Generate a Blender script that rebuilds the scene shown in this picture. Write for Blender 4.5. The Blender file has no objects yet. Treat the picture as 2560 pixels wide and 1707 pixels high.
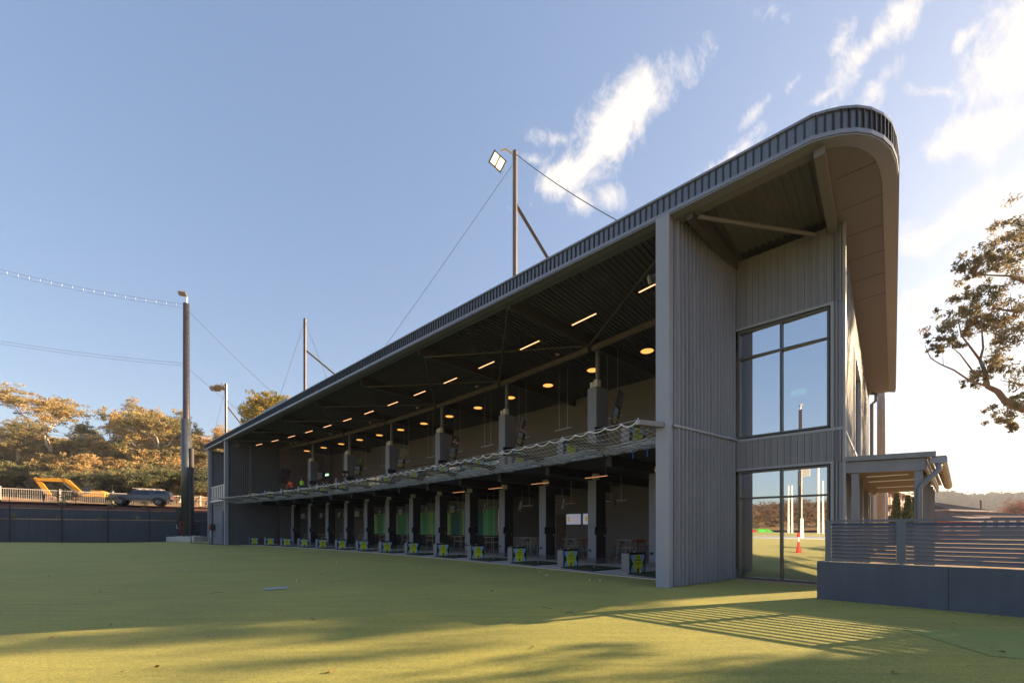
import bpy, math, random
import numpy as np
from mathutils import Vector, Matrix
R = math.radians
PI = math.pi
sc = bpy.context.scene
col = sc.collection

# ------------------------------------------------------------------ camera
cam_d = bpy.data.cameras.new('camera')
cam = bpy.data.objects.new('camera', cam_d); col.objects.link(cam)
cam.location = (0, 0, 1.6); cam.rotation_euler = (R(90), 0, 0)
cam_d.sensor_width = 36; cam_d.lens = 36 * 1043 / 2560
cam_d.shift_y = (1321 - 853.5) / 2560
cam_d.clip_end = 5000; cam_d.clip_start = .05
sc.camera = cam

# ------------------------------------------------------------------ light
SUN_AZ = math.atan2(3.096, 0.949)      # from +Y towards +X
SUN_EL = R(17.16)
sun_d = bpy.data.lights.new('sun', 'SUN'); sun = bpy.data.objects.new('sun', sun_d); col.objects.link(sun)
sun_d.energy = 5.0; sun_d.angle = R(.32); sun_d.color = (1, .72, .42)
sdir = Vector((math.sin(SUN_AZ) * math.cos(SUN_EL), math.cos(SUN_AZ) * math.cos(SUN_EL), math.sin(SUN_EL)))
sun.rotation_euler = sdir.to_track_quat('Z', 'Y').to_euler()
sun.location = (30, 10, 30)
sc.view_settings.view_transform = 'Standard'; sc.view_settings.look = 'None'
sc.view_settings.exposure = 1.70; sc.view_settings.gamma = 1
sc.cycles.max_bounces = 8

# world: physical sky with clouds placed by direction
w = bpy.data.worlds.new('World'); sc.world = w; w.use_nodes = True
nt = w.node_tree; nt.nodes.clear()
def N(t, **k):
    n = nt.nodes.new(t)
    for a, b in k.items(): setattr(n, a, b)
    return n
L = nt.links.new
def M(op, a, b=None, c=None, clamp=False):
    n = N('ShaderNodeMath', operation=op, use_clamp=clamp)
    for i, s in enumerate((a, b, c)):
        if s is None: continue
        if isinstance(s, (int, float)): n.inputs[i].default_value = s
        else: L(s, n.inputs[i])
    return n.outputs[0]
sky = N('ShaderNodeTexSky', sky_type='NISHITA'); sky.sun_disc = False
sky.sun_elevation = SUN_EL; sky.sun_rotation = SUN_AZ
sky.air_density = 1.0; sky.dust_density = 1.6; sky.ozone_density = 2.6
tc = N('ShaderNodeTexCoord'); sp = N('ShaderNodeSeparateXYZ'); L(tc.outputs['Generated'], sp.inputs[0])
dy = M('MAXIMUM', sp.outputs[1], .02)
U = M('DIVIDE', sp.outputs[0], dy); V = M('DIVIDE', sp.outputs[2], dy)
cmb = N('ShaderNodeCombineXYZ'); L(U, cmb.inputs[0]); L(V, cmb.inputs[1])
front = M('GREATER_THAN', sp.outputs[1], .03)
nz = N('ShaderNodeTexNoise'); nz.inputs['Scale'].default_value = 8.5; nz.inputs['Detail'].default_value = 12; nz.inputs['Roughness'].default_value = .70
mpn = N('ShaderNodeMapping'); mpn.inputs['Rotation'].default_value = (0, 0, R(-48)); mpn.inputs['Scale'].default_value = (1.15, .75, 1)
L(cmb.outputs[0], mpn.inputs[0]); L(mpn.outputs[0], nz.inputs['Vector'])
nz.inputs['Distortion'].default_value = .35
blobs = [  # u, v, half length, half width, angle, weight
 (0.249, 0.965, 0.215, 0.07, 41, 1.0),
 (0.153, 0.854, 0.115, 0.058, 35, 1.0),
 (0.307, 1.017, 0.115, 0.072, 45, 1.0),
 (0.115, 0.931, 0.024, 0.058, 75, 0.55),
 (0.163, 0.787, 0.038, 0.038, 0, 0.75),
 (0.225, 0.797, 0.033, 0.04, 60, 0.7),
 (0.144, 0.763, 0.048, 0.029, 20, 0.5),
 (0.048, 0.883, 0.013, 0.043, 75, 0.4),
 (0.853, 1.151, 0.182, 0.033, 48, 0.75),
 (0.94, 1.228, 0.105, 0.038, 50, 0.7),
 (0.882, 1.065, 0.077, 0.025, 55, 0.7),
 (0.652, 1.223, 0.029, 0.048, 70, 0.45),
 (0.527, 0.893, 0.115, 0.019, 40, 0.62),
 (0.748, 1.036, 0.086, 0.017, 35, 0.6),
 (0.676, 1.07, 0.038, 0.012, 50, 0.45),
 (0.805, 1.19, 0.058, 0.019, 50, 0.4),
 (0.594, 1.008, 0.058, 0.01, 50, 0.35),
 (1.093, 0.95, 0.134, 0.05, 25, 1.0),
 (1.17, 0.979, 0.105, 0.067, 40, 1.0),
 (1.016, 0.912, 0.058, 0.038, 20, 0.8),
 (1.179, 1.104, 0.134, 0.086, 58, 1.15),
 (1.213, 1.199, 0.115, 0.086, 60, 0.9),
 (1.093, 1.18, 0.077, 0.021, 45, 0.6),
 (1.035, 1.046, 0.013, 0.053, 85, 0.4),
 (1.122, 0.768, 0.201, 0.046, 27, 1.15),
 (1.007, 0.701, 0.115, 0.036, 25, 1.0),
 (1.227, 0.73, 0.153, 0.067, 20, 1.0),
 (1.112, 0.595, 0.163, 0.035, 20, 0.9),
 (1.227, 0.653, 0.115, 0.048, 20, 0.95),
 (0.968, 0.538, 0.072, 0.048, 15, 0.95),
 (1.026, 0.576, 0.058, 0.015, 25, 0.6),
 (0.949, 0.338, 0.044, 0.015, 20, 0.8),
 (1.031, 0.31, 0.056, 0.013, 4, 0.8),
 (1.227, 0.48, 0.134, 0.038, 10, 0.8)]
tot = None
for (bu, bv, hl, hw, an, wt) in blobs:
    mp = N('ShaderNodeMapping', vector_type='TEXTURE'); mp.inputs['Location'].default_value = (bu, bv, 0)
    mp.inputs['Rotation'].default_value = (0, 0, R(an)); mp.inputs['Scale'].default_value = (hl, hw, 1)
    L(cmb.outputs[0], mp.inputs[0])
    ln = N('ShaderNodeVectorMath', operation='LENGTH'); L(mp.outputs[0], ln.inputs[0])
    q = M('SUBTRACT', 1.25, ln.outputs[1]); q = M('MULTIPLY', q, wt); q = M('MAXIMUM', q, -.6)
    tot = q if tot is None else M('MAXIMUM', tot, q)
nn = M('SUBTRACT', nz.outputs[0], .5); nn = M('MULTIPLY', nn, 3.4)
den = M('ADD', tot, nn); den = M('SUBTRACT', den, .05); den = M('MULTIPLY', den, 1.25, clamp=True)
den = M('POWER', den, 1.3); den = M('MULTIPLY', den, front)
bg1 = N('ShaderNodeBackground'); gm = N('ShaderNodeGamma'); gm.inputs[1].default_value = .49; L(sky.outputs[0], gm.inputs[0]); hs = N('ShaderNodeHueSaturation'); hs.inputs['Saturation'].default_value = 1.38; hs.inputs['Hue'].default_value = .512; L(gm.outputs[0], hs.inputs['Color'])
L(hs.outputs[0], bg1.inputs[0]); bg1.inputs[1].default_value = .138
bg2 = N('ShaderNodeBackground'); bg2.inputs[0].default_value = (1, .94, .90, 1); bg2.inputs[1].default_value = .335
mx = N('ShaderNodeMixShader'); L(den, mx.inputs[0]); L(bg1.outputs[0], mx.inputs[1]); L(bg2.outputs[0], mx.inputs[2])
wo = N('ShaderNodeOutputWorld'); L(mx.outputs[0], wo.inputs[0])

# ------------------------------------------------------------------ site frame (t along the facade, v into the building)
AX, AY = 3.9342, 11.4301
_l = math.hypot(1154, 1043)
D = (-1154 / _l, 1043 / _l); E_ = (1043 / _l, 1154 / _l)
ROT = math.atan2(-D[1], -D[0])
RR = 132.0
def W(t, v, z=0): return Vector((AX + t * D[0] + v * E_[0], AY + t * D[1] + v * E_[1], z))
def arc(th, w): return 21 + (RR + w) * math.sin(th), (RR + w) * math.cos(th) - RR
def th_of(t, w): return math.asin((t - 21) / (RR + w))
def TC(i): return -.1475 + .0225 * i              # bay centre
def TW(th): return th * 1.75 if th < 0 else th      # bays near the photographer are turned a little more
def TB(i): return TC(i) + .01125                  # boundary between bay i and i+1

# ------------------------------------------------------------------ materials
MATS = {}
def mat(name, c, rough=.6, metal=0, var=.12, vs=3.0, bump=0, bs=20, emit=None, es=1.0, spec=.5, coat=0, c2=None, streak=0):
    if name in MATS: return MATS[name]
    m = bpy.data.materials.new(name); m.use_nodes = True; n = m.node_tree; b = n.nodes['Principled BSDF']
    b.inputs['Roughness'].default_value = rough; b.inputs['Metallic'].default_value = metal
    b.inputs['Specular IOR Level'].default_value = spec
    b.inputs['Coat Weight'].default_value = coat
    t = n.nodes.new('ShaderNodeTexCoord')
    a = n.nodes.new('ShaderNodeTexNoise'); a.inputs['Scale'].default_value = vs; a.inputs['Detail'].default_value = 6; a.inputs['Roughness'].default_value = .6
    n.links.new(t.outputs['Object'], a.inputs['Vector'])
    r = n.nodes.new('ShaderNodeValToRGB')
    e = r.color_ramp.elements; e[0].position = .3; e[1].position = .7
    lo = c2 if c2 else tuple(x * (1 - var) for x in c); hi = c if c2 else tuple(min(1, x * (1 + var)) for x in c)
    e[0].color = (*lo, 1); e[1].color = (*hi, 1)
    n.links.new(a.outputs[0], r.inputs[0]); n.links.new(r.outputs[0], b.inputs['Base Color'])
    rm = n.nodes.new('ShaderNodeMapRange'); rm.inputs['To Min'].default_value = max(.02, rough - .07); rm.inputs['To Max'].default_value = min(1, rough + .07)
    n.links.new(a.outputs[0], rm.inputs[0]); n.links.new(rm.outputs[0], b.inputs['Roughness'])
    if streak:
        mp_ = n.nodes.new('ShaderNodeMapping'); mp_.inputs['Scale'].default_value = (7, 7, .25); n.links.new(t.outputs['Object'], mp_.inputs[0])
        a2 = n.nodes.new('ShaderNodeTexNoise'); a2.inputs['Scale'].default_value = 1.0; a2.inputs['Detail'].default_value = 5; n.links.new(mp_.outputs[0], a2.inputs['Vector'])
        r2_ = n.nodes.new('ShaderNodeMapRange'); r2_.inputs['From Min'].default_value = .3; r2_.inputs['From Max'].default_value = .7; r2_.inputs['To Min'].default_value = 1 - streak; r2_.inputs['To Max'].default_value = 1 + streak; n.links.new(a2.outputs[0], r2_.inputs[0])
        mu_ = n.nodes.new('ShaderNodeMix'); mu_.data_type = 'RGBA'; mu_.blend_type = 'MULTIPLY'; mu_.inputs[0].default_value = 1; n.links.new(r.outputs[0], mu_.inputs[6]); n.links.new(r2_.outputs[0], mu_.inputs[7]); n.links.new(mu_.outputs[2], b.inputs['Base Color'])
    if bump:
        k = n.nodes.new('ShaderNodeTexNoise'); k.inputs['Scale'].default_value = bs; k.inputs['Detail'].default_value = 5
        n.links.new(t.outputs['Object'], k.inputs['Vector'])
        bb = n.nodes.new('ShaderNodeBump'); bb.inputs['Strength'].default_value = bump; bb.inputs['Distance'].default_value = .02
        n.links.new(k.outputs[0], bb.inputs['Height']); n.links.new(bb.outputs[0], b.inputs['Normal'])
    if emit:
        b.inputs['Emission Color'].default_value = (*emit, 1); b.inputs['Emission Strength'].default_value = es
    MATS[name] = m; return m
clad = mat('grey_cladding', (.185, .197, .232), .42, .0, .06, .7, spec=.6, streak=.13)
cladl = mat('grey_trim', (.27, .292, .345), .4, 0, .05, .8, spec=.6)
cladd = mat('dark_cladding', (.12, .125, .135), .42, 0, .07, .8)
fasc = mat('fascia_metal', (.15, .17, .205), .3, .35, .06, .6, spec=.6)
fascl = mat('fascia_lip', (.22, .24, .28), .32, .3, .05, .6)
soff = mat('soffit_sheet', (.145, .148, .17), .6, 0, .05, 1.0)
deckm = mat('roof_deck', (.085, .083, .085), .6, 0, .08, 1.5)
deckl = mat('roof_deck_end', (.14, .135, .135), .55, 0, .08, 1.5)
steel = mat('dark_steel', (.06, .058, .058), .5, 0, .08, 2)
steelg = mat('grey_steel', (.17, .17, .17), .45, .2, .08, 2)
beamm = mat('edge_beam', (.36, .375, .40), .45, .0, .07, 1.2)
black = mat('black_panel', (.018, .018, .02), .5, 0, .1, 4)
blackg = mat('black_gloss', (.012, .012, .014), .12, 0, .1, 4)
conc = mat('concrete', (.52, .51, .50), .8, 0, .12, 2.5, .25, 40)
floorc = mat('bay_floor', (.58, .50, .45), .7, 0, .15, .8)
redl = mat('red_paint', (.42, .03, .06), .55, 0, .15, 3)
whitep = mat('white_paint', (.75, .74, .72), .45, 0, .05, 3)
cream = mat('cream_plastic', (.62, .60, .50), .5, 0, .04, 3)
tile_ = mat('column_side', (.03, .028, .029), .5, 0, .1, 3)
colg = mat('column_grey', (.205, .215, .245), .45, 0, .06, 1)
render_ = mat('rendered_wall', (.085, .097, .125), .75, 0, .10, 1.6, .35, 45, streak=.06)
slatm = mat('slat_metal', (.12, .138, .175), .4, .2, .06, 1)
wood = mat('leather_back', (.30, .10, .04), .5, 0, .15, 6)
tabm = mat('table_top', (.33, .29, .24), .5, 0, .12, 6)
brassl = mat('table_leg', (.25, .235, .20), .4, .2, .08, 4)
blkl = mat('stool_leg', (.03, .028, .026), .5, 0, .08, 4)
ropew = mat('white_rope', (.8, .79, .76), .8, 0, .05, 20)
netm = mat('net_cord', (.09, .09, .09), .8, 0, .3, 30)
netw = mat('net_cord_pale', (.5, .5, .48), .8, 0, .3, 30)
blueR = mat('blue_strap', (.03, .10, .55), .6)
pblue = mat('poster_blue', (.34, .58, .95), .5, 0, .03, 2)
pgreen = mat('poster_lime', (.78, .86, .06), .5, 0, .03, 2)
pdark = mat('poster_dark_green', (.005, .07, .05), .5, 0, .03, 2)
mgreen = [mat('mural_%s' % nme, tuple(min(.9, q * 1.5) for q in c_), .6, 0, .05, 1) for nme, c_ in (('mid', (.10, .33, .14)), ('lime', (.30, .50, .14)), ('teal', (.03, .15, .12)), ('grey', (.16, .19, .18)), ('leaf', (.16, .42, .20)))]
matm = mat('tee_mat', (.035, .06, .022), .9, 0, .2, 25, .5, 200)
matedge = mat('tee_mat_edge', (.02, .022, .02), .8)
warm = mat('warm_light', (1, .6, .3), .5, emit=(.62, .30, .14), es=1.25)
warm2 = mat('warm_disc', (1, .5, .2), .5, emit=(.46, .20, .045), es=1.0)
warmd = mat('warm_dim', (1, .5, .2), .5, emit=(.42, .17, .07), es=.9)
floodl = mat('flood_light_lit', (1, .9, .7), .4, emit=(1, .74, .42), es=1.1)
exitg = mat('exit_sign', (.1, .6, .2), .5, emit=(.35, .8, .45), es=.5)
exitw = mat('exit_white', (.8, .9, .8), .5, emit=(.8, .95, .8), es=.7)
galv = mat('galvanised', (.45, .45, .44), .4, .5, .08, 5)
bark = mat('gum_bark', (.62, .52, .42), .85, 0, .3, 3, .5, 12)
barkd = mat('dark_bark', (.12, .085, .06), .9, 0, .3, 3, .5, 12)
rubber = mat('tyre_rubber', (.02, .02, .02), .8)
utep = mat('silver_blue_paint', (.075, .09, .13), .3, .5, .03, 1, coat=.5)
utes = mat('dark_plastic', (.03, .032, .035), .6)
glassd = mat('dark_glass', (.015, .018, .02), .06, 0, .1, 1, spec=.8)
yell = mat('digger_yellow', (.62, .30, .02), .5, 0, .15, 2)
redp = mat('red_plastic', (.55, .03, .03), .45)
orangev = mat('orange_vest', (.95, .16, .03), .8, 0, .08, 12)
yellv = mat('lime_vest', (.50, .85, .04), .8, 0, .08, 12)
skin_ = mat('skin', (.45, .24, .17), .6)
navy = mat('navy_cloth', (.02, .025, .04), .8)
cyanc = mat('pale_cyan_shirt', (.28, .55, .60), .8)
lilac = mat('pale_lilac_shirt', (.50, .52, .72), .8)
hairm = mat('brown_hair', (.04, .02, .012), .7)
straw = mat('straw_hat', (.45, .28, .13), .8)
purple = mat('purple_cap', (.30, .12, .30), .7)
tan = mat('tan_cloth', (.36, .30, .26), .8)
brick = mat('red_brick', (.40, .15, .095), .85, 0, .15, 1.5)
brickl = mat('pale_render', (.62, .50, .42), .8, 0, .08, 1)
roofg = mat('grey_tiles', (.035, .037, .05), 1.0, 0, .12, 2, spec=0)
soilm = mat('mulch_soil', (.13, .055, .035), .95, 0, .35, 3, .6, 8)
leafd = mat('dead_leaf', (.30, .12, .06), .8, 0, .3, 8)
woodp = mat('timber_lining', (.10, .09, .085), .6, 0, .12, 1.5)
polem = mat('pole_steel', (.085, .07, .072), .32, .55, .08, 1)
polez = mat('pole_sleeve', (.11, .12, .13), .32, .5, .1, 1)
braceb = mat('brace_brown', (.17, .135, .115), .5, .2, .08, 1)
intm = mat('interior_dark', (.05, .048, .045), .7)
intw = mat('interior_warm_lining', (.35, .26, .17), .7, 0, .2, .8)

def node_mat(name):
    m = bpy.data.materials.new(name); m.use_nodes = True; n = m.node_tree; n.nodes.clear(); MATS[name] = m
    return m, n, n.nodes.new, n.links.new
# window glass: coated, strongly reflecting, dark tint behind
m, n, A, K = node_mat('window_glass')
gl = A('ShaderNodeBsdfGlossy'); gl.inputs['Roughness'].default_value = .0; gl.inputs[0].default_value = (.92, .95, 1, 1)
tr = A('ShaderNodeBsdfTransparent'); tr.inputs[0].default_value = (.45, .5, .5, 1)
mxx = A('ShaderNodeMixShader'); mxx.inputs[0].default_value = .56
K(tr.outputs[0], mxx.inputs[1]); K(gl.outputs[0], mxx.inputs[2]); oo = A('ShaderNodeOutputMaterial'); K(mxx.outputs[0], oo.inputs[0])
wglass = m
m, n, A, K = node_mat('clear_glass')
gl = A('ShaderNodeBsdfGlossy'); gl.inputs['Roughness'].default_value = .02
tr = A('ShaderNodeBsdfTransparent'); tr.inputs[0].default_value = (.8, .85, .82, 1)
mxx = A('ShaderNodeMixShader'); mxx.inputs[0].default_value = .12
K(tr.outputs[0], mxx.inputs[1]); K(gl.outputs[0], mxx.inputs[2]); oo = A('ShaderNodeOutputMaterial'); K(mxx.outputs[0], oo.inputs[0])
cglass = m
# turf
m, n, A, K = node_mat('artificial_turf')
b = A('ShaderNodeBsdfPrincipled'); o_ = A('ShaderNodeOutputMaterial'); K(b.outputs[0], o_.inputs[0]); b.inputs['Roughness'].default_value = .75
b.inputs['Specular IOR Level'].default_value = .25
b.inputs['Sheen Weight'].default_value = .25; b.inputs['Sheen Tint'].default_value = (.9, .85, .5, 1); b.inputs['Sheen Roughness'].default_value = .4
t = A('ShaderNodeTexCoord')
n1 = A('ShaderNodeTexNoise'); n1.inputs['Scale'].default_value = 70; n1.inputs['Detail'].default_value = 5; n1.inputs['Roughness'].default_value = .75; K(t.outputs['Object'], n1.inputs['Vector'])
n2 = A('ShaderNodeTexNoise'); n2.inputs['Scale'].default_value = .35; n2.inputs['Detail'].default_value = 6; K(t.outputs['Object'], n2.inputs['Vector'])
n3 = A('ShaderNodeTexNoise'); n3.inputs['Scale'].default_value = 9; n3.inputs['Detail'].default_value = 4; K(t.outputs['Object'], n3.inputs['Vector'])
r1 = A('ShaderNodeValToRGB'); r1.color_ramp.elements[0].position = .34; r1.color_ramp.elements[0].color = (.15, .17, .038, 1); r1.color_ramp.elements[1].position = .68; r1.color_ramp.elements[1].color = (.58, .53, .12, 1)
K(n1.outputs[0], r1.inputs[0])
r2 = A('ShaderNodeValToRGB'); r2.color_ramp.elements[0].position = .35; r2.color_ramp.elements[0].color = (.86, .88, .86, 1); r2.color_ramp.elements[1].position = .65; r2.color_ramp.elements[1].color = (1.1, 1.06, 1.0, 1)
K(n2.outputs[0], r2.inputs[0])
mm = A('ShaderNodeMix'); mm.data_type = 'RGBA'; mm.blend_type = 'MULTIPLY'; mm.inputs[0].default_value = 1; K(r1.outputs[0], mm.inputs[6]); K(r2.outputs[0], mm.inputs[7])
r3 = A('ShaderNodeValToRGB'); r3.color_ramp.elements[0].position = .3; r3.color_ramp.elements[0].color = (.85, .87, .85, 1); r3.color_ramp.elements[1].position = .7; r3.color_ramp.elements[1].color = (1.08, 1.06, 1.05, 1)
K(n3.outputs[0], r3.inputs[0])
m2 = A('ShaderNodeMix'); m2.data_type = 'RGBA'; m2.blend_type = 'MULTIPLY'; m2.inputs[0].default_value = 1; K(mm.outputs[2], m2.inputs[6]); K(r3.outputs[0], m2.inputs[7])
mp4 = A('ShaderNodeMapping'); mp4.inputs['Rotation'].default_value = (0, 0, R(8)); mp4.inputs['Scale'].default_value = (.5, 5.5, 1); K(t.outputs['Object'], mp4.inputs[0])
n4 = A('ShaderNodeTexNoise'); n4.inputs['Scale'].default_value = 1.0; n4.inputs['Detail'].default_value = 7; n4.inputs['Roughness'].default_value = .7; K(mp4.outputs[0], n4.inputs['Vector'])
r4 = A('ShaderNodeValToRGB'); r4.color_ramp.elements[0].position = .32; r4.color_ramp.elements[0].color = (.80, .82, .80, 1); r4.color_ramp.elements[1].position = .66; r4.color_ramp.elements[1].color = (1.12, 1.1, 1.06, 1); K(n4.outputs[0], r4.inputs[0])
n5 = A('ShaderNodeTexNoise'); n5.inputs['Scale'].default_value = 26; n5.inputs['Detail'].default_value = 3; n5.inputs['Roughness'].default_value = .8; K(t.outputs['Object'], n5.inputs['Vector'])
r5 = A('ShaderNodeValToRGB'); r5.color_ramp.elements[0].position = .36; r5.color_ramp.elements[0].color = (.68, .72, .66, 1); r5.color_ramp.elements[1].position = .6; r5.color_ramp.elements[1].color = (1.12, 1.1, 1.1, 1); K(n5.outputs[0], r5.inputs[0])
m4 = A('ShaderNodeMix'); m4.data_type = 'RGBA'; m4.blend_type = 'MULTIPLY'; m4.inputs[0].default_value = 1; K(m2.outputs[2], m4.inputs[6]); K(r4.outputs[0], m4.inputs[7])
m5 = A('ShaderNodeMix'); m5.data_type = 'RGBA'; m5.blend_type = 'MULTIPLY'; m5.inputs[0].default_value = 1; K(m4.outputs[2], m5.inputs[6]); K(r5.outputs[0], m5.inputs[7])
mp6 = A('ShaderNodeMapping'); mp6.inputs['Rotation'].default_value = (0, 0, R(42)); K(t.outputs['Object'], mp6.inputs[0]); s6 = A('ShaderNodeSeparateXYZ'); K(mp6.outputs[0], s6.inputs[0])
f6 = A('ShaderNodeMath'); f6.operation = 'PINGPONG'; f6.inputs[1].default_value = 1.85; K(s6.outputs[1], f6.inputs[0]); g6 = A('ShaderNodeMapRange'); g6.inputs['From Max'].default_value = .016; g6.inputs['To Min'].default_value = .91; K(f6.outputs[0], g6.inputs[0])
m6 = A('ShaderNodeMix'); m6.data_type = 'RGBA'; m6.blend_type = 'MULTIPLY'; m6.inputs[0].default_value = 1; K(m5.outputs[2], m6.inputs[6]); K(g6.outputs[0], m6.inputs[7]); K(m6.outputs[2], b.inputs['Base Color'])
ad = A('ShaderNodeMath'); ad.operation = 'MULTIPLY_ADD'; ad.inputs[1].default_value = .35; K(n3.outputs[0], ad.inputs[0]); K(n1.outputs[0], ad.inputs[2])
bu = A('ShaderNodeBump'); bu.inputs['Strength'].default_value = .9; bu.inputs['Distance'].default_value = .02; K(ad.outputs[0], bu.inputs['Height']); K(bu.outputs[0], b.inputs['Normal'])
turfm = m
def ground_mat(name, stops, sc1, sc2, rough=.95, bump=.6):
    m, n, A, K = node_mat(name)
    b = A('ShaderNodeBsdfPrincipled'); o_ = A('ShaderNodeOutputMaterial'); K(b.outputs[0], o_.inputs[0]); b.inputs['Roughness'].default_value = rough; b.inputs['Specular IOR Level'].default_value = .1
    t = A('ShaderNodeTexCoord'); a = A('ShaderNodeTexNoise'); a.inputs['Scale'].default_value = sc1; a.inputs['Detail'].default_value = 8; a.inputs['Roughness'].default_value = .65; K(t.outputs['Object'], a.inputs['Vector'])
    r = A('ShaderNodeValToRGB')
    while len(r.color_ramp.elements) < len(stops): r.color_ramp.elements.new(.5)
    for e, (p, c) in zip(r.color_ramp.elements, stops): e.position = p; e.color = (*c, 1)
    K(a.outputs[0], r.inputs[0]); K(r.outputs[0], b.inputs['Base Color'])
    c_ = A('ShaderNodeTexNoise'); c_.inputs['Scale'].default_value = sc2; c_.inputs['Detail'].default_value = 6; K(t.outputs['Object'], c_.inputs['Vector'])
    bu = A('ShaderNodeBump'); bu.inputs['Strength'].default_value = bump; bu.inputs['Distance'].default_value = .1; K(c_.outputs[0], bu.inputs['Height']); K(bu.outputs[0], b.inputs['Normal'])
    return m
drygrass = ground_mat('dry_grass', [(.3, (.30, .15, .06)), (.5, (.42, .26, .12)), (.7, (.30, .24, .09))], .25, 3)
dirt = ground_mat('bare_dirt', [(.3, (.20, .11, .07)), (.55, (.40, .27, .17)), (.75, (.50, .36, .24))], .3, 4)
farmat = ground_mat('far_bush', [(.3, (.035, .045, .025)), (.5, (.075, .08, .045)), (.7, (.13, .11, .06))], .06, .25)
def leaf_mat(name, a_, b_, c_, tw=.25):
    m, n, A, K = node_mat(name)
    t = A('ShaderNodeTexCoord'); ns = A('ShaderNodeTexNoise'); ns.inputs['Scale'].default_value = .55; ns.inputs['Detail'].default_value = 7; ns.inputs['Roughness'].default_value = .7
    K(t.outputs['Object'], ns.inputs['Vector'])
    oi = A('ShaderNodeObjectInfo'); ad = A('ShaderNodeMath'); ad.operation = 'MULTIPLY_ADD'; ad.inputs[1].default_value = .22; K(oi.outputs['Random'], ad.inputs[0]); K(ns.outputs[0], ad.inputs[2])
    sb = A('ShaderNodeMath'); sb.operation = 'SUBTRACT'; sb.inputs[1].default_value = .11; K(ad.outputs[0], sb.inputs[0])
    r = A('ShaderNodeValToRGB'); r.color_ramp.elements.new(.5)
    for e, (p, c) in zip(r.color_ramp.elements, ((.36, a_), (.5, b_), (.64, c_))): e.position = p; e.color = (*c, 1)
    K(sb.outputs[0], r.inputs[0])
    d = A('ShaderNodeBsdfDiffuse'); K(r.outputs[0], d.inputs[0]); tl = A('ShaderNodeBsdfTranslucent'); K(r.outputs[0], tl.inputs[0])
    x = A('ShaderNodeMixShader'); x.inputs[0].default_value = tw; K(d.outputs[0], x.inputs[1]); K(tl.outputs[0], x.inputs[2])
    o_ = A('ShaderNodeOutputMaterial'); K(x.outputs[0], o_.inputs[0]); return m
leafG = leaf_mat('gum_leaves', (.20, .20, .09), (.38, .31, .13), (.58, .39, .16))
leafO = leaf_mat('dry_gum_leaves', (.22, .20, .10), (.42, .32, .14), (.60, .37, .16))
leafN = leaf_mat('olive_leaves', (.15, .16, .08), (.27, .25, .12), (.42, .32, .15), .35)
leafR = leaf_mat('backlit_leaves', (.17, .17, .10), (.27, .235, .13), (.42, .29, .15), .5)
leafC = leaf_mat('cypress_leaves', (.05, .08, .03), (.09, .12, .04), (.15, .16, .05), .15)
leafY = leaf_mat('golden_leaves', (.20, .18, .03), (.48, .34, .05), (.70, .44, .07), .2)

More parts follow.
